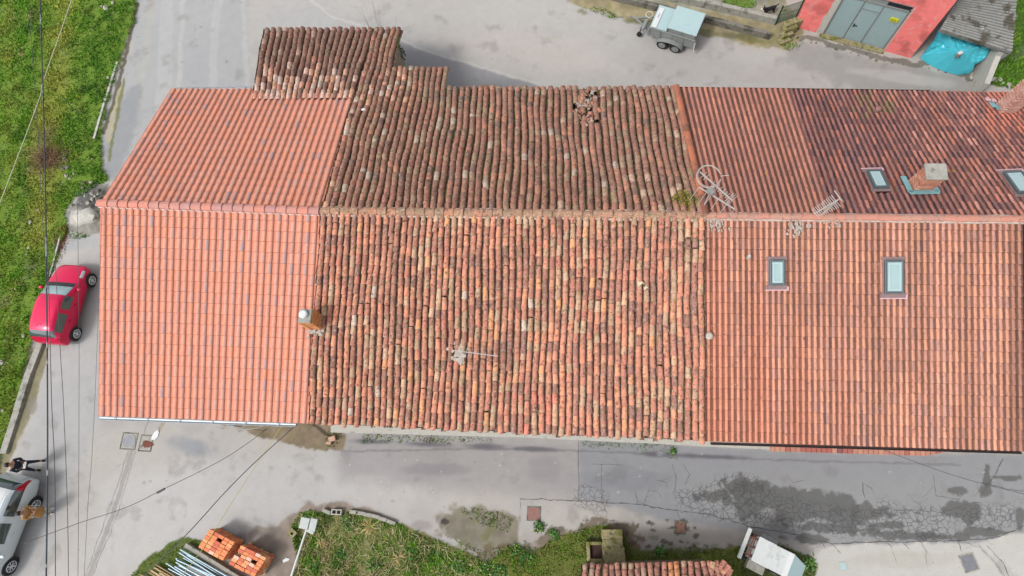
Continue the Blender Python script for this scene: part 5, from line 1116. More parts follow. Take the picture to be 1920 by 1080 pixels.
# ------------------------------------------------------------------ building materials
brick_m = None
def brick_stack(ct, cz, name_, glabel, seed):
    global brick_m
    p0, pa, pb = ct; ex = pa-p0; ey = pb-p0; lx = np.linalg.norm(ex[:2]); ly = np.linalg.norm(ey[:2]); ux = ex/lx; uy = ey/ly; rz = math.atan2(ux[1], ux[0]); nx_, ny_ = 5, 6; rs = np.random.RandomState(seed)
    if brick_m is None:
        brick_m = []
        for q, cc in enumerate([(228, 142, 94), (222, 128, 86), (232, 160, 112), (206, 110, 86), (228, 186, 166)]):
            b_ = MB(); b_.box((0, 0, 0), (lx/nx_*.93, ly/ny_*.91, .145), col=A(*cc, k=1.55)); me = mesh_of('brick', b_.v, b_.f, b_.c)
            me.materials.append(MAT['brick_o']); brick_m.append(me)
    nl = int(round((cz-.14)/.15)); pal = thing('pallet', 'wooden pallet under the '+name_+' stack of orange bricks', 'pallet', (*((p0+pa+pb-p0)/2)[:2], 0), rz)
    pc = (pa+pb)/2
    for k_ in range(5): o = MB(); o.box((0, (k_-2)*ly/5, .115), (lx, .1, .025)); obj('slat', o, 'wood', pal)
    for k_ in range(3): o = MB(); o.box(((k_-1)*lx/2.3, 0, .05), (.09, ly, .10)); obj('bearer', o, 'wood', pal)
    for L in range(nl):
        for i in range(nx_):
            for j in range(ny_):
                if L < nl-1 and 0 < i < nx_-1 and 0 < j < ny_-1: continue
                if L == nl-1 and rs.rand() < .03: continue
                p = p0+ux*((i+.5)*lx/nx_)+uy*((j+.5)*ly/ny_); q = rs.choice(5, p=[.34, .25, .22, .12, .07])
                b_ = bpy.data.objects.new('brick', brick_m[q]); b_.location = (p[0]+rs.randn()*.006, p[1]+rs.randn()*.006, .135+L*.15+.075+(rs.rand()*.02 if L == nl-1 else 0)); b_.rotation_euler = (0, 0, rz+rs.randn()*.025)
                COL.objects.link(b_); tag(b_, glabel, 'brick', 'bricks on the %s pallet' % name_)
zb_ = .89
brick_stack((P(394, 992, zb_), P(440, 1017, zb_), P(371, 1026, zb_)), zb_, 'upper left', 'orange clay brick in the upper left of the two stacks', 1)
brick_stack((P(452, 1022, zb_), P(500, 1046, zb_), P(428, 1058, zb_)), zb_, 'lower right', 'orange clay brick in the lower right of the two stacks', 2)
def rod(name, p, q, r, m, label, cat, group, box=False, w_=.1, h=.03):
    o = MB(); o.bar(p, q, w_, h) if box else o.tube(p, q, r, 10); return tag(obj(name, o, m, smooth=False), label, cat, group)
rs = np.random.RandomState(12)
PS = [((338, 1030), 30, .34), ((341, 1034), 27.5, .30), ((336, 1036), 33, .38), ((330, 1047), 28, .26), ((332, 1050), 24, .32), ((330, 1054), 31, .22), ((344, 1046), 29, .20), ((312, 1056), 33, .14), ((336, 1060), 27, .22), ((350, 1040), 31, .16), ((328, 1062), 30, .14), ((316, 1066), 28, .10), ((346, 1056), 25, .12), ((355, 1050), 33, .1)]
for (u, v), a, z in PS:
    p = P(u, v, z); q = P(u+150*math.cos(R_(a)), v+150*math.sin(R_(a)), max(.08, z-.05)); rod('metal_pipe', p, q, .032, 'pipe', 'pale galvanised pipe in the heap beside the brick stacks', 'pipe', 'galvanised pipes in the heap')
for k_, ((u, v), a) in enumerate([((292, 1058), 31), ((288, 1063), 29), ((282, 1068), 33), ((279, 1073), 28), ((294, 1066), 35), ((300, 1074), 31), ((262, 1077), 20)]):
    rod('wooden_plank', P(u, v, .12+.03*(k_ % 3)), P(u+130*math.cos(R_(a)), v+130*math.sin(R_(a)), .1+.03*(k_ % 3)), 0, 'wood', 'weathered wooden plank left of the metal pipes', 'plank', 'wooden planks beside the pipes', True, .025+.02*(k_ % 3), .09)
o = MB(); o.bar(P(349, 1022, .12), P(462, 1092, .12), .2, .22); tag(obj('concrete_beam', o, 'concrete', bevel=.02), 'long concrete beam lying between pipes and brick stacks', 'beam')
# ------------------------------------------------------------------ street lamp on its arm
zl = 5.0; mb0 = P(500, 1240, zl); lampr = thing('street_lamp', 'street lamp with flat grey head on a long white arm over the garden plot', 'street lamp', (mb0[0], mb0[1], 0))
o = MB(); o.tube((mb0[0], mb0[1], 0), (mb0[0], mb0[1], 5.3), .11, 12, r2=.08); obj('mast', o, 'concrete', lampr, True)
hp_ = P(574, 994, zl+.15); o = MB(); o.path([mb0, (mb0+hp_)/2+[0, 0, .12], hp_], .035, 8, rs=[.045, .036, .03]); obj('arm', o, 'white', lampr, True)
ad = (hp_-mb0); a_ = math.atan2(ad[1], ad[0])+.12; hc = P(577, 982, zl+.15); o = MB(); hrz = math.atan2(*(P(592, 985, zl)-P(563, 979, zl))[[1, 0]])
o.box(hc-np.array([math.cos(hrz), math.sin(hrz), 0])*.10, (.32, .36, .10), hrz); lh = obj('lamp_head', o, 'galv', lampr, True, bevel=.02)
o = MB(); o.box(hc+np.array([math.cos(hrz), math.sin(hrz), 0])*.19, (.24, .40, .08), hrz); obj('driver_box', o, 'galv', lh, True, bevel=.015)
o = MB(); o.box(hc+[0, 0, -.07], (.3, .25, .03), hrz); obj('diffuser', o, 'lampclear', lh, True)
o = MB(); o.box(hc+np.array([.08, -.24, -.02]), (.30, .07, .08), hrz-.2); obj('bracket', o, 'galv', lh, True)
# ------------------------------------------------------------------ small roofed outbuilding, trough, blocks
ob_ = thing('outbuilding', 'low outbuilding at the bottom edge with a roof of mixed barrel tiles', 'outbuilding', P(1230, 1130, 0))
T0, T1, B0, B1 = P(1080, 1230, 3.3), P(1385, 1235, 3.3), P(1092, 1059, 2.3), P(1349, 1053, 2.3)
def col_OB(u, v, k, rs, i, j):
    if k: return np.array(A(95, 65, 52))
    if i in (13, 14): return np.array(A(240, 150, 75))
    return pick([(4, (186, 116, 100)), (3, (164, 100, 92)), (2, (206, 130, 108)), (1, (190, 160, 130)), (1, (140, 95, 95))], rs)
obj('roof_slope', tile_roof(T0, T1, B0, B1, 21, 11, 'old', col_OB, seed=31, wob=.02), 'tile_old', ob_, True, smooth=True); deck(ob_, T0, T1, B1, B0)
o = MB(); q = [T0, T1, B1, B0]; cen = sum(q)/4; q = [p+(cen-p)*np.array([.07, .12, 0]) for p in q]; o.prism([p[:2] for p in q], 0, [2.9, 2.9, 2.1, 2.1]); obj('wall', o, 'wallstone', ob_, True)
for k_, (u, v, a, cc) in enumerate([(1352, 1062, 50, (176, 112, 100)), (1360, 1070, 48, (186, 120, 108)), (1347, 1075, 20, (200, 140, 110)), (1336, 1066, 80, (190, 150, 120)), (1366, 1078, 60, (160, 100, 92))]):
    o = MB(); p = P(u, v, 2.42); d_ = np.array([math.cos(R_(a)), math.sin(R_(a)), .02])*.22; s_ = np.array([-d_[1], d_[0], 0])/.22; up = np.array([0, 0, 1.])
    rg = [p-d_+s_*np.cos(ANG)[:, None]*.07+up*np.sin(ANG)[:, None]*.06, p+d_+s_*np.cos(ANG)[:, None]*.09+up*np.sin(ANG)[:, None]*.07]
    vs = np.vstack(rg+[rg[0]-up*.012, rg[1]-up*.012]); fs = [(m_, m_+1, 8+m_, 7+m_) for m_ in range(6)]+[(21+m_, 22+m_, 15+m_, 14+m_) for m_ in range(6)]; o.add(vs, fs, A(*cc, k=1.5))
    tag(obj('loose_tile', o, 'tile_old', smooth=True), 'loose barrel tile lying askew at the right end of the outbuilding roof', 'roof tile', 'loose tiles on the outbuilding')
tr = thing('stone_trough', 'square stone trough with dark inside beside the stone block row', 'trough', P(1119, 1034, 0))
c0 = P(1118, 1035, .4); brz = math.atan2(*(P(1135, 1018, 0)-P(1105, 1018, 0))[[1, 0]]); o = MB()
for s in (-1, 1):
    o.box((c0[0]+s*.29*math.cos(brz), c0[1]+s*.29*math.sin(brz), .2), (.13, .72, .4), brz); o.box((c0[0]-s*.30*math.sin(brz), c0[1]+s*.30*math.cos(brz), .2), (.44, .12, .396), brz)
obj('rim', o, 'mossstone', tr, True, bevel=.02); o = MB(); o.box((c0[0], c0[1], .12), (.44, .46, .2), brz); obj('soil', o, 'deck', tr, True)
for k_, (u, v, lx, ly, lb) in enumerate([(1148, 1002, .78, .40, 'farthest'), (1149, 1019, .80, .36, 'second'), (1151, 1034, .82, .34, 'third'), (1153, 1049, .84, .36, 'nearest')]):
    o = MB(); p = P(u, v, .55); o.box((p[0], p[1], .27), (lx-.05*(k_ % 2), ly-.05, .50+.035*k_), brz+.03*(k_ % 2)); tag(obj('stone_block', o, 'mossstone', bevel=.03), {'farthest': 'mossy stone block at the street end of the row by the trough', 'second': 'mossy stone block second from the street in the row', 'third': 'mossy stone block third from the street, beside the trough', 'nearest': 'mossy stone block touching the outbuilding roof'}[lb], 'stone block')
for k_, (u, v, a) in enumerate([(613, 959, 20), (632, 960, 2), (664, 960, 5), (676, 962, 6), (690, 965, 8), (704, 968, 12), (718, 973, 16), (734, 979, 20)]):
    o = MB(); p = P(u, v, .1); q = R_(-a); L = .36
    if k_ == 1:
        for s in (-1, 1): o.box((p[0]-s*.085*math.sin(q), p[1]+s*.085*math.cos(q), .1), (.42, .035, .2), q)
        for s in (-1, 0, 1): o.box((p[0]+s*.19*math.cos(q), p[1]+s*.19*math.sin(q), .1), (.035, .13, .198), q)
        tag(obj('hollow_block', o, 'conclight'), 'hollow two-cell concrete block lying on the garden edge', 'block'); continue
    o.box((p[0], p[1], .08), (L, .14, .18), q); tag(obj('edging_block', o, 'concrete', bevel=.015), 'pale concrete block in the curved edging of the garden plot', 'block', 'edging blocks of the garden')
o = MB(); p = P(549, 1000, .1); 
for i in range(3):
    for j in range(3):
        if (i, j) in ((1, 1),): continue
        o.box((p[0]+(i-1)*.10*math.cos(.9)-(j-1)*.10*math.sin(.9), p[1]+(i-1)*.10*math.sin(.9)+(j-1)*.10*math.cos(.9), .1), (.099, .099, .2), .9)
tag(obj('hollow_block', o, 'mossstone'), 'square hollow block left of the street lamp head', 'block')
for k_, (u, v, s_, a) in enumerate([(623, 823, .28, .3), (617, 831, .2, -.1)]):
    o = MB(); p = P(u, v, .1); o.box((p[0], p[1], .1), (s_, .2 if k_ == 0 else .1, .16), a); tag(obj('brick_fragment', o, mat('pink_brick%d' % k_, A(222, 180, 155), noise=.15, bump=.3), bevel=.01), ('larger' if k_ == 0 else 'smaller')+' pale brick fragment in the weeds by the plinth', 'brick')
# kerbs, gutter channel, covers
def kerbrun(name, pts, h, th, m, label, cat): return wallrun(name, pts, h, th, m, label, cat)
kerbrun('kerb', [(224, 118), (200, 195), (181, 262)][::-1], .12, .12, 'conclight', 'thin concrete kerb along the upper grass verge', 'kerb')
kerbrun('kerb', [(75, 640), (52, 700), (30, 770), (4, 850)], .16, .30, 'concrete', 'wide concrete kerb below the red car', 'kerb')
kerbrun('kerb', [(96, 520), (108, 478), (118, 440)], .1, .08, 'conclight', 'short kerb piece above the red car', 'kerb')
def cover(u, v, sx, sy, m, label, frame='concrete', rz=0, round_=False, fr=.045):
    p = P(u, v, 0); t = thing('manhole_cover', label, 'manhole cover', (p[0], p[1], 0), rz); o = MB()
    for s in (-1, 1): o.box((s*(sx/2+fr/2), 0, .004), (fr, sy+fr*2, .02)); o.box((0, s*(sy/2+fr/2), .004), (sx, fr, .0196))
    obj('frame', o, frame, t); o = MB()
    if round_:
        o.tube((0, 0, -.01), (0, 0, .012), sx*.44, 32); obj('cover', o, m, t); e = MB(); e.path([(sx*.46*math.cos(a), sx*.46*math.sin(a), .012) for a in np.linspace(0, 6.28, 33)], .016, 6); obj('ring', e, 'conclight', t)
        e = MB(); e.box((0, 0, -.004), (sx, sy, .016)); obj('slab', e, 'concrete', t)
    else: o.box((0, 0, .0), (sx-.01, sy-.01, .022)); obj('cover', o, m, t)
cover(242, 827, .62, .62, 'iron', 'round iron manhole cover in a square concrete frame', 'concdark', -.05, True)
cover(274, 831, .5, .6, 'concrete', 'concrete inspection slab with a rusty broken patch', 'concdark', -.05)
o = MB(); p = P(276, 833, .02); rs = np.random.RandomState(3); pts = [(p[0]+.22*math.cos(a)*(1+.2*rs.randn()), p[1]+.15*math.sin(a)*(1+.2*rs.randn())) for a in np.linspace(0, 5.9, 16)]; o.prism(pts, .01, .028); tag(obj('rusty_plate', o, 'rust'), 'dark rusty plate on the broken inspection slab', 'plate')
cover(1001, 963, .46, .46, 'redplate', 'square red-brown cover at the edge of the asphalt patch', 'concdark', -.04)
cover(1275, 989, .36, .4, 'redplate', 'square red-brown cover ringed by green moss', 'concdark', -.1)
cover(1817, 1055, .46, .52, 'iron', 'square grey iron cover in the pale concrete apron', 'concrete', .25)
cover(1581, 1062, .22, .26, 'galvblue', 'small pale blue cover in the concrete apron', 'conclight', .05, fr=.03)
def flat(name, u, v, r, m, label, cat, seed, el_=1.6, rot=0):
    o = MB(); p = P(u, v, 0); rs = np.random.RandomState(seed); pts = []
    for a in np.linspace(0, 6.0, 15): x = r*el_*math.cos(a)*(1+.2*rs.randn()); y = r*math.sin(a)*(1+.2*rs.randn()); pts.append((p[0]+x*math.cos(rot)-y*math.sin(rot), p[1]+x*math.sin(rot)+y*math.cos(rot)))
    o.prism(pts, 0, .03); return tag(obj(name, o, m), label, cat)
flat('paper_scrap', 292, 816, .13, 'white', 'white paper scrap by the inspection slab', 'paper', 3, 1.7, 1.2)
flat('plastic_bag', 536, 1050, .07, 'white', 'white plastic scrap on the earth beside the bricks', 'plastic scrap', 4, 2, .4)
flat('plastic_scrap', 104, 410, .08, 'bluebit', 'blue plastic scrap in the grass near the rubble', 'plastic scrap', 5, 1.6, -.6)
# stones
def stone(u, v, r, label=None, group=None, seed=0, z=None, m='stone', sq=.6):
    p = P(u, v, 0); g = gz(p[0], p[1]) if z is None else z; rs = np.random.RandomState(seed); o = MB(); ellipsoid(o, (p[0], p[1], g+r*sq*.6), (r, r*(.6+.3*rs.rand()), r*sq), 8, 6, rs.rand()*3)
    o.v = [tuple(np.array(q)+rs.randn(3)*r*.12) for q in o.v]; return tag(obj('stone', o, m), label or 'pale stone lying in the roadside grass', 'stone', group or 'stones in the grass')
for i, (u, v, r) in enumerate([(201, 18, .16), (214, 8, .12), (192, 14, .09), (205, 148, .09), (216, 150, .04), (122, 188, .06), (138, 198, .05), (127, 331, .12), (133, 336, .07), (141, 327, .07), (57, 466, .08), (53, 478, .06), (31, 543, .06), (24, 543, .05), (48, 631, .10), (6, 680, .13), (2, 520, .08), (60, 418, .1), (74, 396, .07), (14, 640, .05), (175, 300, .05), (70, 560, .05), (20, 780, .06), (8, 770, .09)]): stone(u, v, r, seed=i)
for i in range(16): stone(120+random.uniform(-14, 10), 298+random.uniform(-18, 22), random.uniform(.05, .13), 'grey stone in the rubble beside the dry bush', 'rubble by the dry bush', 50+i, m='concdark')
b_ = stone(166, 404, .0001, seed=1); bpy.data.objects.remove(b_)
o = MB(); p = P(166, 408, .1); rs = np.random.RandomState(2); ellipsoid(o, (p[0], p[1], .18), (.62, .42, .34), 22, 12, .2); o.v = [(x+.05*math.sin(z*9+y*7), y+.04*math.sin(x*8), z+.05*float(fbm(x, y, .3, 4))) for x, y, z in o.v]
tag(obj('boulder', o, 'conclight', smooth=True), 'big pale lump of set concrete beside the corner of the new roof', 'boulder')
o = MB(); p = P(166, 408, .6); o.box((p[0]+.1, p[1]+.03, .56), (.34, .28, .12), -.25); tag(obj('concrete_slab', o, 'conclight', bevel=.02), 'square pale slab on top of the concrete lump', 'slab')
for i in range(46): stone(178+random.gauss(0, 14), 378+random.gauss(0, 14), random.uniform(.04, .13), 'grey rubble stone piled against the house corner', 'rubble at the house corner', 100+i, z=.12+random.random()*.18, m='concdark' if i % 3 else 'stone')
for i in range(22): stone(1500+i*16+random.uniform(-5, 5), 73+i*4.1+random.uniform(-4, 4) if i < 13 else 120+(i-13)*4, random.uniform(.03, .08), 'small stone in the crumbling edge in front of the red garage', 'stones at the garage foot', 200+i, z=0, m='concdark')
for i in range(16): stone(1822+i*6+random.uniform(-4, 4), 140+i*1.9+random.uniform(-6, 6), random.uniform(.06, .16), 'grey stone at the foot of the grassy bank by the shed', 'stones at the bank', 300+i, z=0, m='concdark' if i % 2 else 'stone')
# leaves, twigs, bushes
blades('fallen_leaves', [[(104, 478), (112, 430), (128, 420), (134, 440), (120, 480), (108, 500)]], 500, .03, lambda u, v, x, r: np.where((r.rand(len(u)) < .5)[:, None], np.array(A(165, 95, 70)), np.array(A(125, 75, 60)))*(.7+.6*r.rand(len(u)))[:, None], 'brown fallen leaves by the short kerb piece', 14, .03)
def twigbush(name, u, v, r, h, n, cols, label, seed, up=.5, zb=0.0, th=.006, seg=5):
    p = P(u, v, zb); rs = np.random.RandomState(seed); o = MB()
    for i in range(n):
        a = rs.rand()*6.28; q = np.array([p[0]+rs.randn()*r*.25, p[1]+rs.randn()*r*.25, zb]); d_ = np.array([math.cos(a), math.sin(a), up*(1+rs.rand()*1.5)]); d_ /= np.linalg.norm(d_); pts = [q]; L = (.4+.6*rs.rand())*r
        for k_ in range(seg): d_ = d_+rs.randn(3)*.28+[0, 0, -.10]; d_ /= np.linalg.norm(d_); pts.append(pts[-1]+d_*L/seg*1.3)
        o.path(pts, th, 4, col=A(*cols[rs.randint(len(cols))]), rs=[th*(1-.6*j/seg) for j in range(seg+1)])
    return tag(obj(name, o, 'twig'), label, 'bush')
twigbush('dry_bush', 95, 300, 1.0, .5, 330, [(168, 128, 100), (140, 105, 85), (190, 155, 120), (110, 80, 66)], 'brown dry bush beneath the overhead cables', 3, th=.009)
twigbush('dry_bush', 88, 255, .7, .5, 130, [(180, 165, 110), (150, 140, 90), (195, 180, 130)], 'pale straw coloured dry tuft above the brown bush', 4, th=.008)
pb = colpt(705, tA); 
def shrub(name, u, v, zb, zt, n, label, spread):
    rs = np.random.RandomState(5); p = P(u, v, zt); o = MB()
    for i in range(n):
        b_ = np.array([p[0]+rs.randn()*.12, p[1]+rs.randn()*.05, zb]); pts = [b_]; d_ = np.array([rs.randn()*spread, rs.randn()*spread*.5, 1.]); L = (zt-zb)*(.85+.35*rs.rand())
        for k_ in range(6): d_ = d_+rs.randn(3)*.07; pts.append(pts[-1]+d_/np.linalg.norm(d_)*L/6)
        o.path(pts, .008, 4, col=A(150, 120, 105), rs=[.014, .012, .01, .008, .006, .004, .003])
    return tag(obj(name, o, 'twig'), label, 'shrub')
shrub('bare_shrub', 685, 36, 0, 3.6, 14, 'bare thin shrub rising behind the dark annex roof', .14)
def leafclump(name, p, r, h, n, cols, label, cat, seed, ls=.05, group=None):
    rs = np.random.RandomState(seed); V = []; Fs = []; Cs = []
    for i in range(n):
        d_ = rs.randn(3); d_ /= np.linalg.norm(d_); d_[2] = abs(d_[2]); q = np.array(p)+d_*np.array([r, r, h])*rs.rand()**.5; a = rs.randn(3); a /= np.linalg.norm(a); b_ = np.cross(a, rs.randn(3)); b_ /= np.linalg.norm(b_); s = ls*(.6+.8*rs.rand()); q = q+np.array([1, 1, 0])*r*.5*float(fbm(q[0]+seed, q[1], .3, seed)) if cat == 'weed' else q
        k_ = len(V); V += [q-a*s, q-b_*s*.45, q+a*s, q+b_*s*.45]; Fs.append((k_, k_+1, k_+2, k_+3)); c = np.array(A(*cols[rs.randint(len(cols))]))*(.75+.5*rs.rand()); Cs += [c]*4
    me = mesh_of(name, np.array(V)-p, np.array(Fs), np.array(Cs)); me.materials.append(MAT['leaf']); o = bpy.data.objects.new(name, me); o.location = p; link(o); return tag(o, label, cat, group)
leafclump('green_bush', P(745, 108, 1.4), .42, 1.4, 900, [(60, 95, 40), (45, 75, 35), (85, 115, 55)], 'dark green bush in the angle of the annex roofs', 'bush', 3, .06)
leafclump('moss_clump', onplane(1282, 383, *plN)+[0, 0, .03], .50, .22, 1300, [(165, 160, 40), (120, 125, 35), (215, 200, 70), (90, 90, 35)], 'yellow green moss clump by the ridge beneath the tall aerial', 'moss', 4, .03)
leafclump('moss_clump', onplane(610, 388, *plN)+[0, 0, .0], .22, .08, 160, [(120, 110, 40), (150, 140, 50)], 'small moss clump at the left end of the old ridge', 'moss', 5, .025)
for i, (u, v, r) in enumerate([(652, 978, .34), (575, 972, .24), (1012, 985, .2), (980, 1040, .45), (1300, 1042, .3), (1240, 1032, .22), (770, 1035, .26), (860, 1060, .3), (700, 1060, .25), (905, 1065, .24), (640, 1040, .2), (1520, 1055, .28), (1208, 826, .16), (1262, 846, .1), (1040, 1000, .22), (1240, 1028, .15), (590, 1060, .22), (820, 1040, .3), (930, 1070, .4), (1395, 1035, .2)]):
    if i in (4, 15): continue
    leafclump('weed_plant', P(u, v, 0)+[0, 0, .02], r*1.15, .12, int(650*r+60), [(95, 160, 65), (80, 140, 72), (125, 180, 70), (75, 125, 75), (155, 180, 100)], 'leafy green weed growing low on the ground', 'weed', 20+i, .05, 'leafy weeds')
def strawtuft(u, v, r, seed):
    p = P(u, v, 0); rs = np.random.RandomState(seed); o = MB()
    for i in range(34):
        a = rs.rand()*6.28; L = r*(.4+.7*rs.rand()); z = .08+.1*rs.rand(); d_ = np.array([math.cos(a), math.sin(a), 0]); o.path([p+[0, 0, .03], p+d_*L*.5+[0, 0, z], p+d_*L+[0, 0, .03+.4*z]], .009, 4, col=A(*[(232, 205, 140), (215, 180, 110), (240, 225, 180)][rs.randint(3)]))
    return tag(obj('straw_tuft', o, 'twig'), 'dry straw tuft splayed on the garden earth', 'tuft', 'straw tufts')
o = MB(); rs = np.random.RandomState(88); ncount = 0
while ncount < 620:
    u, v = rs.uniform(550, 915), rs.uniform(955, 1085)
    if polydist(np.array(u), np.array(v), G_GARDEN) < 6 or rs.rand() < .35+.9*float(fbm(u/40, v/40, .6, 13)): continue
    ncount += 1; p = P(u, v, .04+.1*rs.rand()); a = rs.rand()*6.28; L = .05+.2*rs.rand()**2; b_ = a+rs.randn()*.5; d1 = np.array([math.cos(a), math.sin(a), .3*rs.randn()])*L; d2 = np.array([math.cos(b_), math.sin(b_), .3*rs.randn()])*L
    o.path([p-d1, p, p+d2], .007, 3, col=A(*[(225, 205, 150), (235, 222, 185), (205, 175, 120), (180, 190, 120)][rs.randint(4)]))
tag(obj('dry_stalks', o, 'twig'), 'pale dry stalks littering the garden plot', 'stalks', kind='stuff')
for i, (u, v, r) in enumerate([(696, 988, .42), (750, 1044, .34), (604, 1016, .26)]): strawtuft(u, v, r, i)
# ------------------------------------------------------------------ aerials
def mastbase(p, plane):
    p0, n = plane; z = p0[2]-(n[0]*(p[0]-p0[0])+n[1]*(p[1]-p0[1]))/n[2]; return np.array([p[0], p[1], z])
za = 8.45; mp = P(1336, 352, za); an = thing('tv_aerial', 'large aerial with a round loop and two booms at the ridge end', 'aerial', (mp[0], mp[1], mastbase(mp, plN2)[2]))
o = MB(); o.tube(mastbase(mp, plN2)-[0, 0, .1], mp+[0, 0, .1], .024, 8); obj('mast', o, 'aerial', an, True)
def boom(parent, a, b_, elem, r=.017, er=.010):
    o = MB(); o.bar(a, b_, r*2, r*2); bm_ = obj('boom', o, 'aerial', parent, True); d_ = np.array(b_)-a; e_ = np.array([-d_[1], d_[0], 0]); e_ /= np.linalg.norm(e_)
    for f_, l1, l2 in elem: p = np.array(a)+d_*f_; o = MB(); o.tube(p-e_*l1, p+e_*l2, er, 6); obj('element', o, 'aerial', bm_, True)
boom(an, P(1312, 322, za), P(1373, 376, za), [(.12, .13, .13), (.20, .13, .13), (.62, .10, .12), (.70, .10, .12), (.78, .1, .12), (.84, .1, .12), (.9, .22, .22), (.95, .22, .22), (1.0, .24, .22)])
boom(an, P(1311, 351, za-.15), P(1377, 392, za-.15), [(.0, .52, .0), (.22, .45, .45), (.36, .42, .42), (.55, .42, .42), (.78, .36, .36), (1, .25, .0)])
o = MB(); rc_ = P(1329, 331, za+.05); o.path([rc_+[.36*math.cos(a), .38*math.sin(a), 0] for a in np.linspace(.2, 6.0, 30)], .013, 6); o.path([rc_+[.33*math.cos(a), .35*math.sin(a), .02] for a in np.linspace(.3, 5.9, 30)], .009, 6); o.bar(rc_+[.35, .0, 0], rc_+[.6, .02, 0], .02, .02); obj('loop', o, 'aerial', an, True)
o = MB(); o.box(mp+[-.05, -.1, -.05], (.14, .22, .10), .6); obj('amplifier_box', o, 'galv', an, True)
za = 7.85; mp = P(1560, 382, za); an = thing('tv_aerial', 'comb shaped aerial with plate reflector near the ridge, right of the tall one', 'aerial', (mp[0], mp[1], mastbase(mp, plN2)[2]))
o = MB(); o.tube(mastbase(mp, plN2)-[0, 0, .1], mp+[0, 0, .05], .02, 8); obj('mast', o, 'aerial', an, True)
boom(an, P(1526, 401, za), P(1574, 373, za), [(.04+i*.075, .16+.006*i, .16+.006*i) for i in range(12)])
o = MB(); pr_ = P(1573, 371, za); q1, q2 = P(1566, 358, za+.0), P(1581, 378, za+.0); o.quad(q1+[-.05, 0, .05], q2+[-.05, 0, .05], q2+[.08, .03, -.1], q1+[.08, .03, -.1], .012); obj('reflector', o, 'aerial', an, True)
boom(an, P(1542, 402, za-.1), P(1570, 376, za-.1), [])
pS = plSA; za = 6.45; mp = P(868, 660, za); an = thing('tv_aerial', 'small thin aerial standing on the old front slope in a dab of mortar', 'aerial', (mp[0], mp[1], mastbase(mp, pS)[2]))
o = MB(); o.tube(mastbase(mp, pS)-[0, 0, .1], mp+[0, 0, .03], .018, 8); obj('mast', o, 'aerial', an, True)
boom(an, P(849, 657, za), P(934, 668, za), [(.30, .12, .12), (.36, .12, .12), (.42, .14, .14), (.5, .13, .13), (.56, .10, .10), (.64, .13, .13), (.72, .1, .1)], .012, .007)
o = MB(); rs = np.random.RandomState(6); mbp = onplane(863, 662, *pS)
for i in range(70): o.box(mbp+[rs.randn()*.11, rs.randn()*.22, .09+rs.rand()*.04], (.08, .10, .05), rs.rand()*3)
tag(obj('mortar_patch', o, 'mortar'), 'dab of pale mortar round the foot of the small aerial', 'mortar')
# bits lying on the roofs
for k_, (u, v, su, sv, n_, lab) in enumerate([(1492, 430, 9, 8, 46, 'pale mortar splashes left of centre below the ridge of the pink roof'), (1340, 424, 9, 8, 50, 'pale mortar splashes at the left top corner of the pink roof'), (1545, 424, 24, 3, 16, 'faint mortar splashes along the top of the pink roof')]):
    o = MB(); rs = np.random.RandomState(40+k_)
    for i in range(n_): p = onplane(u+rs.randn()*su, v+rs.randn()*sv, *plS); o.box(p+[0, 0, .07+rs.rand()*.01], (.02+.04*rs.rand(), .03+.09*rs.rand(), .02), rs.randn()*.2)
    tag(obj('mortar_splashes', o, 'mortar'), lab, 'mortar')
o = MB()
for dx, dy, s_ in ((0, .12, .17), (.17, -.05, .12), (.14, .02, .08)): p = onplane(1199, 538, *pS)+[dx, dy, .13]; o.add([p+[-s_*.6, s_, 0], p+[s_*.7, -.02, 0], p+[-s_*.4, -s_, 0], p+[-s_*.6, s_, .02], p+[s_*.7, -.02, .02], p+[-s_*.4, -s_, .02]], [(0, 1, 2), (5, 4, 3), (0, 3, 4, 1), (1, 4, 5, 2), (2, 5, 3, 0)])
tag(obj('broken_shards', o, mat('pale_shard', A(240, 220, 190), noise=.1)), 'pale broken tile shards lying on the old front slope', 'shards')
o = MB(); p = onplane(684, 209, *plN)+[0, 0, .14]; ellipsoid(o, p, (.1, .06, .04)); tag(obj('white_stone', o, 'white', smooth=True), 'white stone on the rear slope below the annex', 'stone')
for i, (u, v, pl_, m_, lab) in enumerate([(1328, 632, plS, 'mortar', 'round pale vent cap between the old and the pink front slopes'), (1402, 484, plS, 'conclight', 'tiny round cap left of the left front roof window'), (1643, 209, plN2, 'redplate', 'round terracotta vent cap high on the dark rear slope')]):
    o = MB(); p = onplane(u, v, *pl_); r_ = (.12, .06, .10)[i]; o.tube(p, p+[0, 0, .2], r_*.8, 14); o.tube(p+[0, 0, .2], p+[0, 0, .24], r_, 14, r2=r_*.6); tag(obj('vent_cap', o, m_), lab, 'vent')
o = MB(); rs = np.random.RandomState(7)
for i in range(110):
    u, v = 1096+rs.randn()*12, 203+rs.randn()*20
    if polydist(np.array(u), np.array(v), HOLE) < -3: continue
    p = onplane(u, v, *plN)+[0, 0, .02+rs.rand()*.08]; q = Matrix.Rotation(rs.rand()*3, 3, 'Z') @ Matrix.Rotation(rs.randn()*.4, 3, 'X'); o.box(p, (.16*rs.rand()+.05, .10*rs.rand()+.05, .03), M=q, col=tuple(pick([(3, (190, 165, 150)), (2, (170, 110, 92)), (1, (190, 180, 170)), (1, (206, 130, 100)), (2, (120, 90, 80))], RS)))
tag(obj('broken_tiles', o, 'tile_old'), 'heap of broken tiles in the hole near the rear eave', 'rubble')
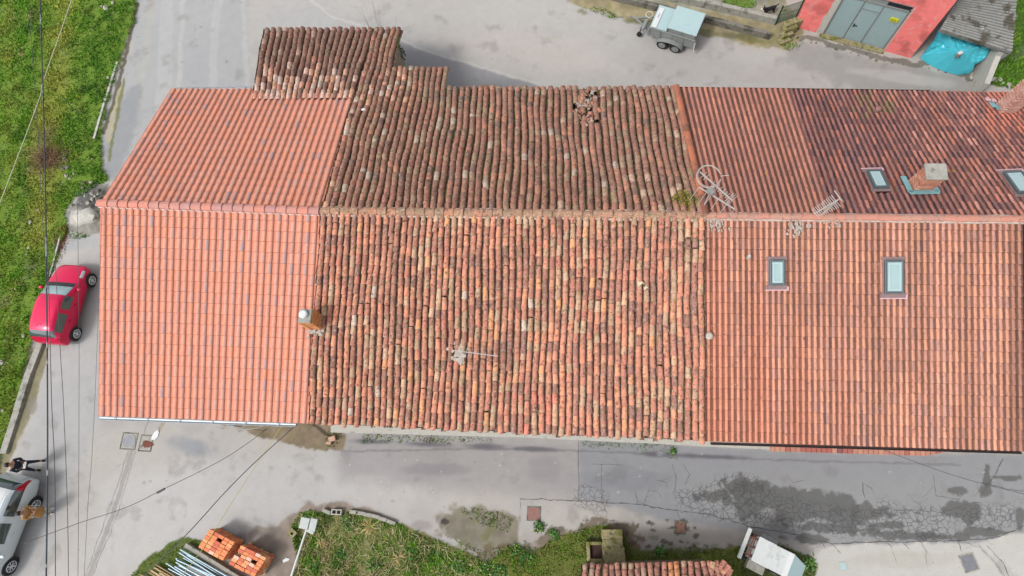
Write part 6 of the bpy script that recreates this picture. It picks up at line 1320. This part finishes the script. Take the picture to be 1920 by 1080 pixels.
# scrap under the gutter
sr = thing('scrap_rack', 'bent grey metal rack sticking out beneath the gutter of the new roof', 'rack', P(465, 798, 0))
for k_, (a, b_) in enumerate([((425, 796), (460, 805)), ((460, 805), (482, 803)), ((482, 803), (505, 792)), ((432, 798), (470, 790)), ((450, 803), (480, 790))]): o = MB(); o.tube(P(*a, 1.1), P(*b_, 1.1), .018, 6); obj('bar', o, 'galv', sr, True)
for a in ((430, 797), (470, 804), (500, 795)): o = MB(); p = P(*a, 1.1); o.tube((p[0], p[1], 0), p, .015, 6); obj('leg', o, 'galv', sr, True)
# ------------------------------------------------------------------ overhead cables
def cable(pts, r, m, label, zs, group=None):
    w3 = [Vector(P(u, v, z)) for (u, v), z in zip(pts, zs)]; out = []
    for i in range(len(w3)-1):
        a, b_ = w3[i], w3[i+1]; pa_ = w3[i-1] if i else a; pb_ = w3[i+2] if i+2 < len(w3) else b_
        for k_ in range(10):
            t = k_/10; out.append(.5*((2*a)+(b_-pa_)*t+(2*pa_-5*a+4*b_-pb_)*t*t+(3*a-pa_-3*b_+pb_)*t**3))
    out.append(w3[-1]); o = MB(); o.path(out, r, 6); return tag(obj('overhead_cable', o, m, smooth=True), label, 'cable', group)
z5 = [7.2, 7.0, 6.9, 6.9, 7.0, 7.2]
cable([(70, -140), (75, 0), (84, 300), (88, 600), (89, 880), (84, 1240)], .023, 'cable_dark', 'thick dark bundled cable running down over the red car', z5)
cable([(176, -140), (134, 0), (82, 150), (72, 190), (2, 375), (-60, 530)], .013, 'cable_white', 'white cable slanting over the grass at the upper left', z5)
cable([(52, -100), (58, 60), (72, 260), (80, 420), (92, 520)], .008, 'cable_thin', 'faint thin cable left of the thick bundle above the grass', [7, 6.8, 6.7, 6.7, 6.8])
cable([(88, 440), (93, 600), (97, 760), (103, 900), (104, 1200)], .012, 'cable_thin', 'thin cable just right of the thick bundle', z5[:5])
cable([(100, 430), (112, 640), (120, 780), (127, 980), (129, 1200)], .010, 'cable_thin', 'thin cable over the street, second right of the bundle', z5[:5])
cable([(145, 380), (148, 600), (148, 800), (147, 980), (145, 1200)], .007, 'cable_thin', 'very thin cable over the street nearer the new roof', z5[:5])
cable([(192, 380), (180, 700), (172, 860), (164, 960), (152, 1200)], .006, 'cable_thin', 'hair-thin cable closest to the left edge of the new roof', z5[:5])
wallz = lambda u, v: P(u, v, 4.6)
cable([(46, 1018), (150, 980), (235, 952), (305, 918), (420, 860), (500, 805)], .010, 'cable_thin', 'thin cable crossing the street junction towards the gutter', [6.5, 6.1, 5.9, 5.7, 5.2, 4.7])
o = MB(); p = P(302, 920, 5.7); o.box(p, (.28, .07, .06), .5); tag(obj('cable_clamp', o, 'cable_thin', bevel=.01), 'small clamp on the thin cable crossing the junction', 'clamp')
cable([(240, 1110), (350, 1002), (420, 925), (480, 865), (556, 796)], .016, 'cable_thin', 'dark cable running from the gutter end down to the bottom left', [6.3, 5.8, 5.4, 5.0, 4.6])
cable([(300, 1130), (372, 1040), (405, 990), (455, 910), (530, 796)], .010, 'cable_yellow', 'yellow cable running from the gutter over the brick stacks', [5.6, 5.2, 5.0, 4.8, 4.7])
cable([(1628, 832), (1700, 860), (1800, 895), (1920, 926), (2050, 955)], .009, 'cable_thin', 'thin cable leaving the eave of the right-hand house', [4.6, 4.8, 5.1, 5.5, 6.0])
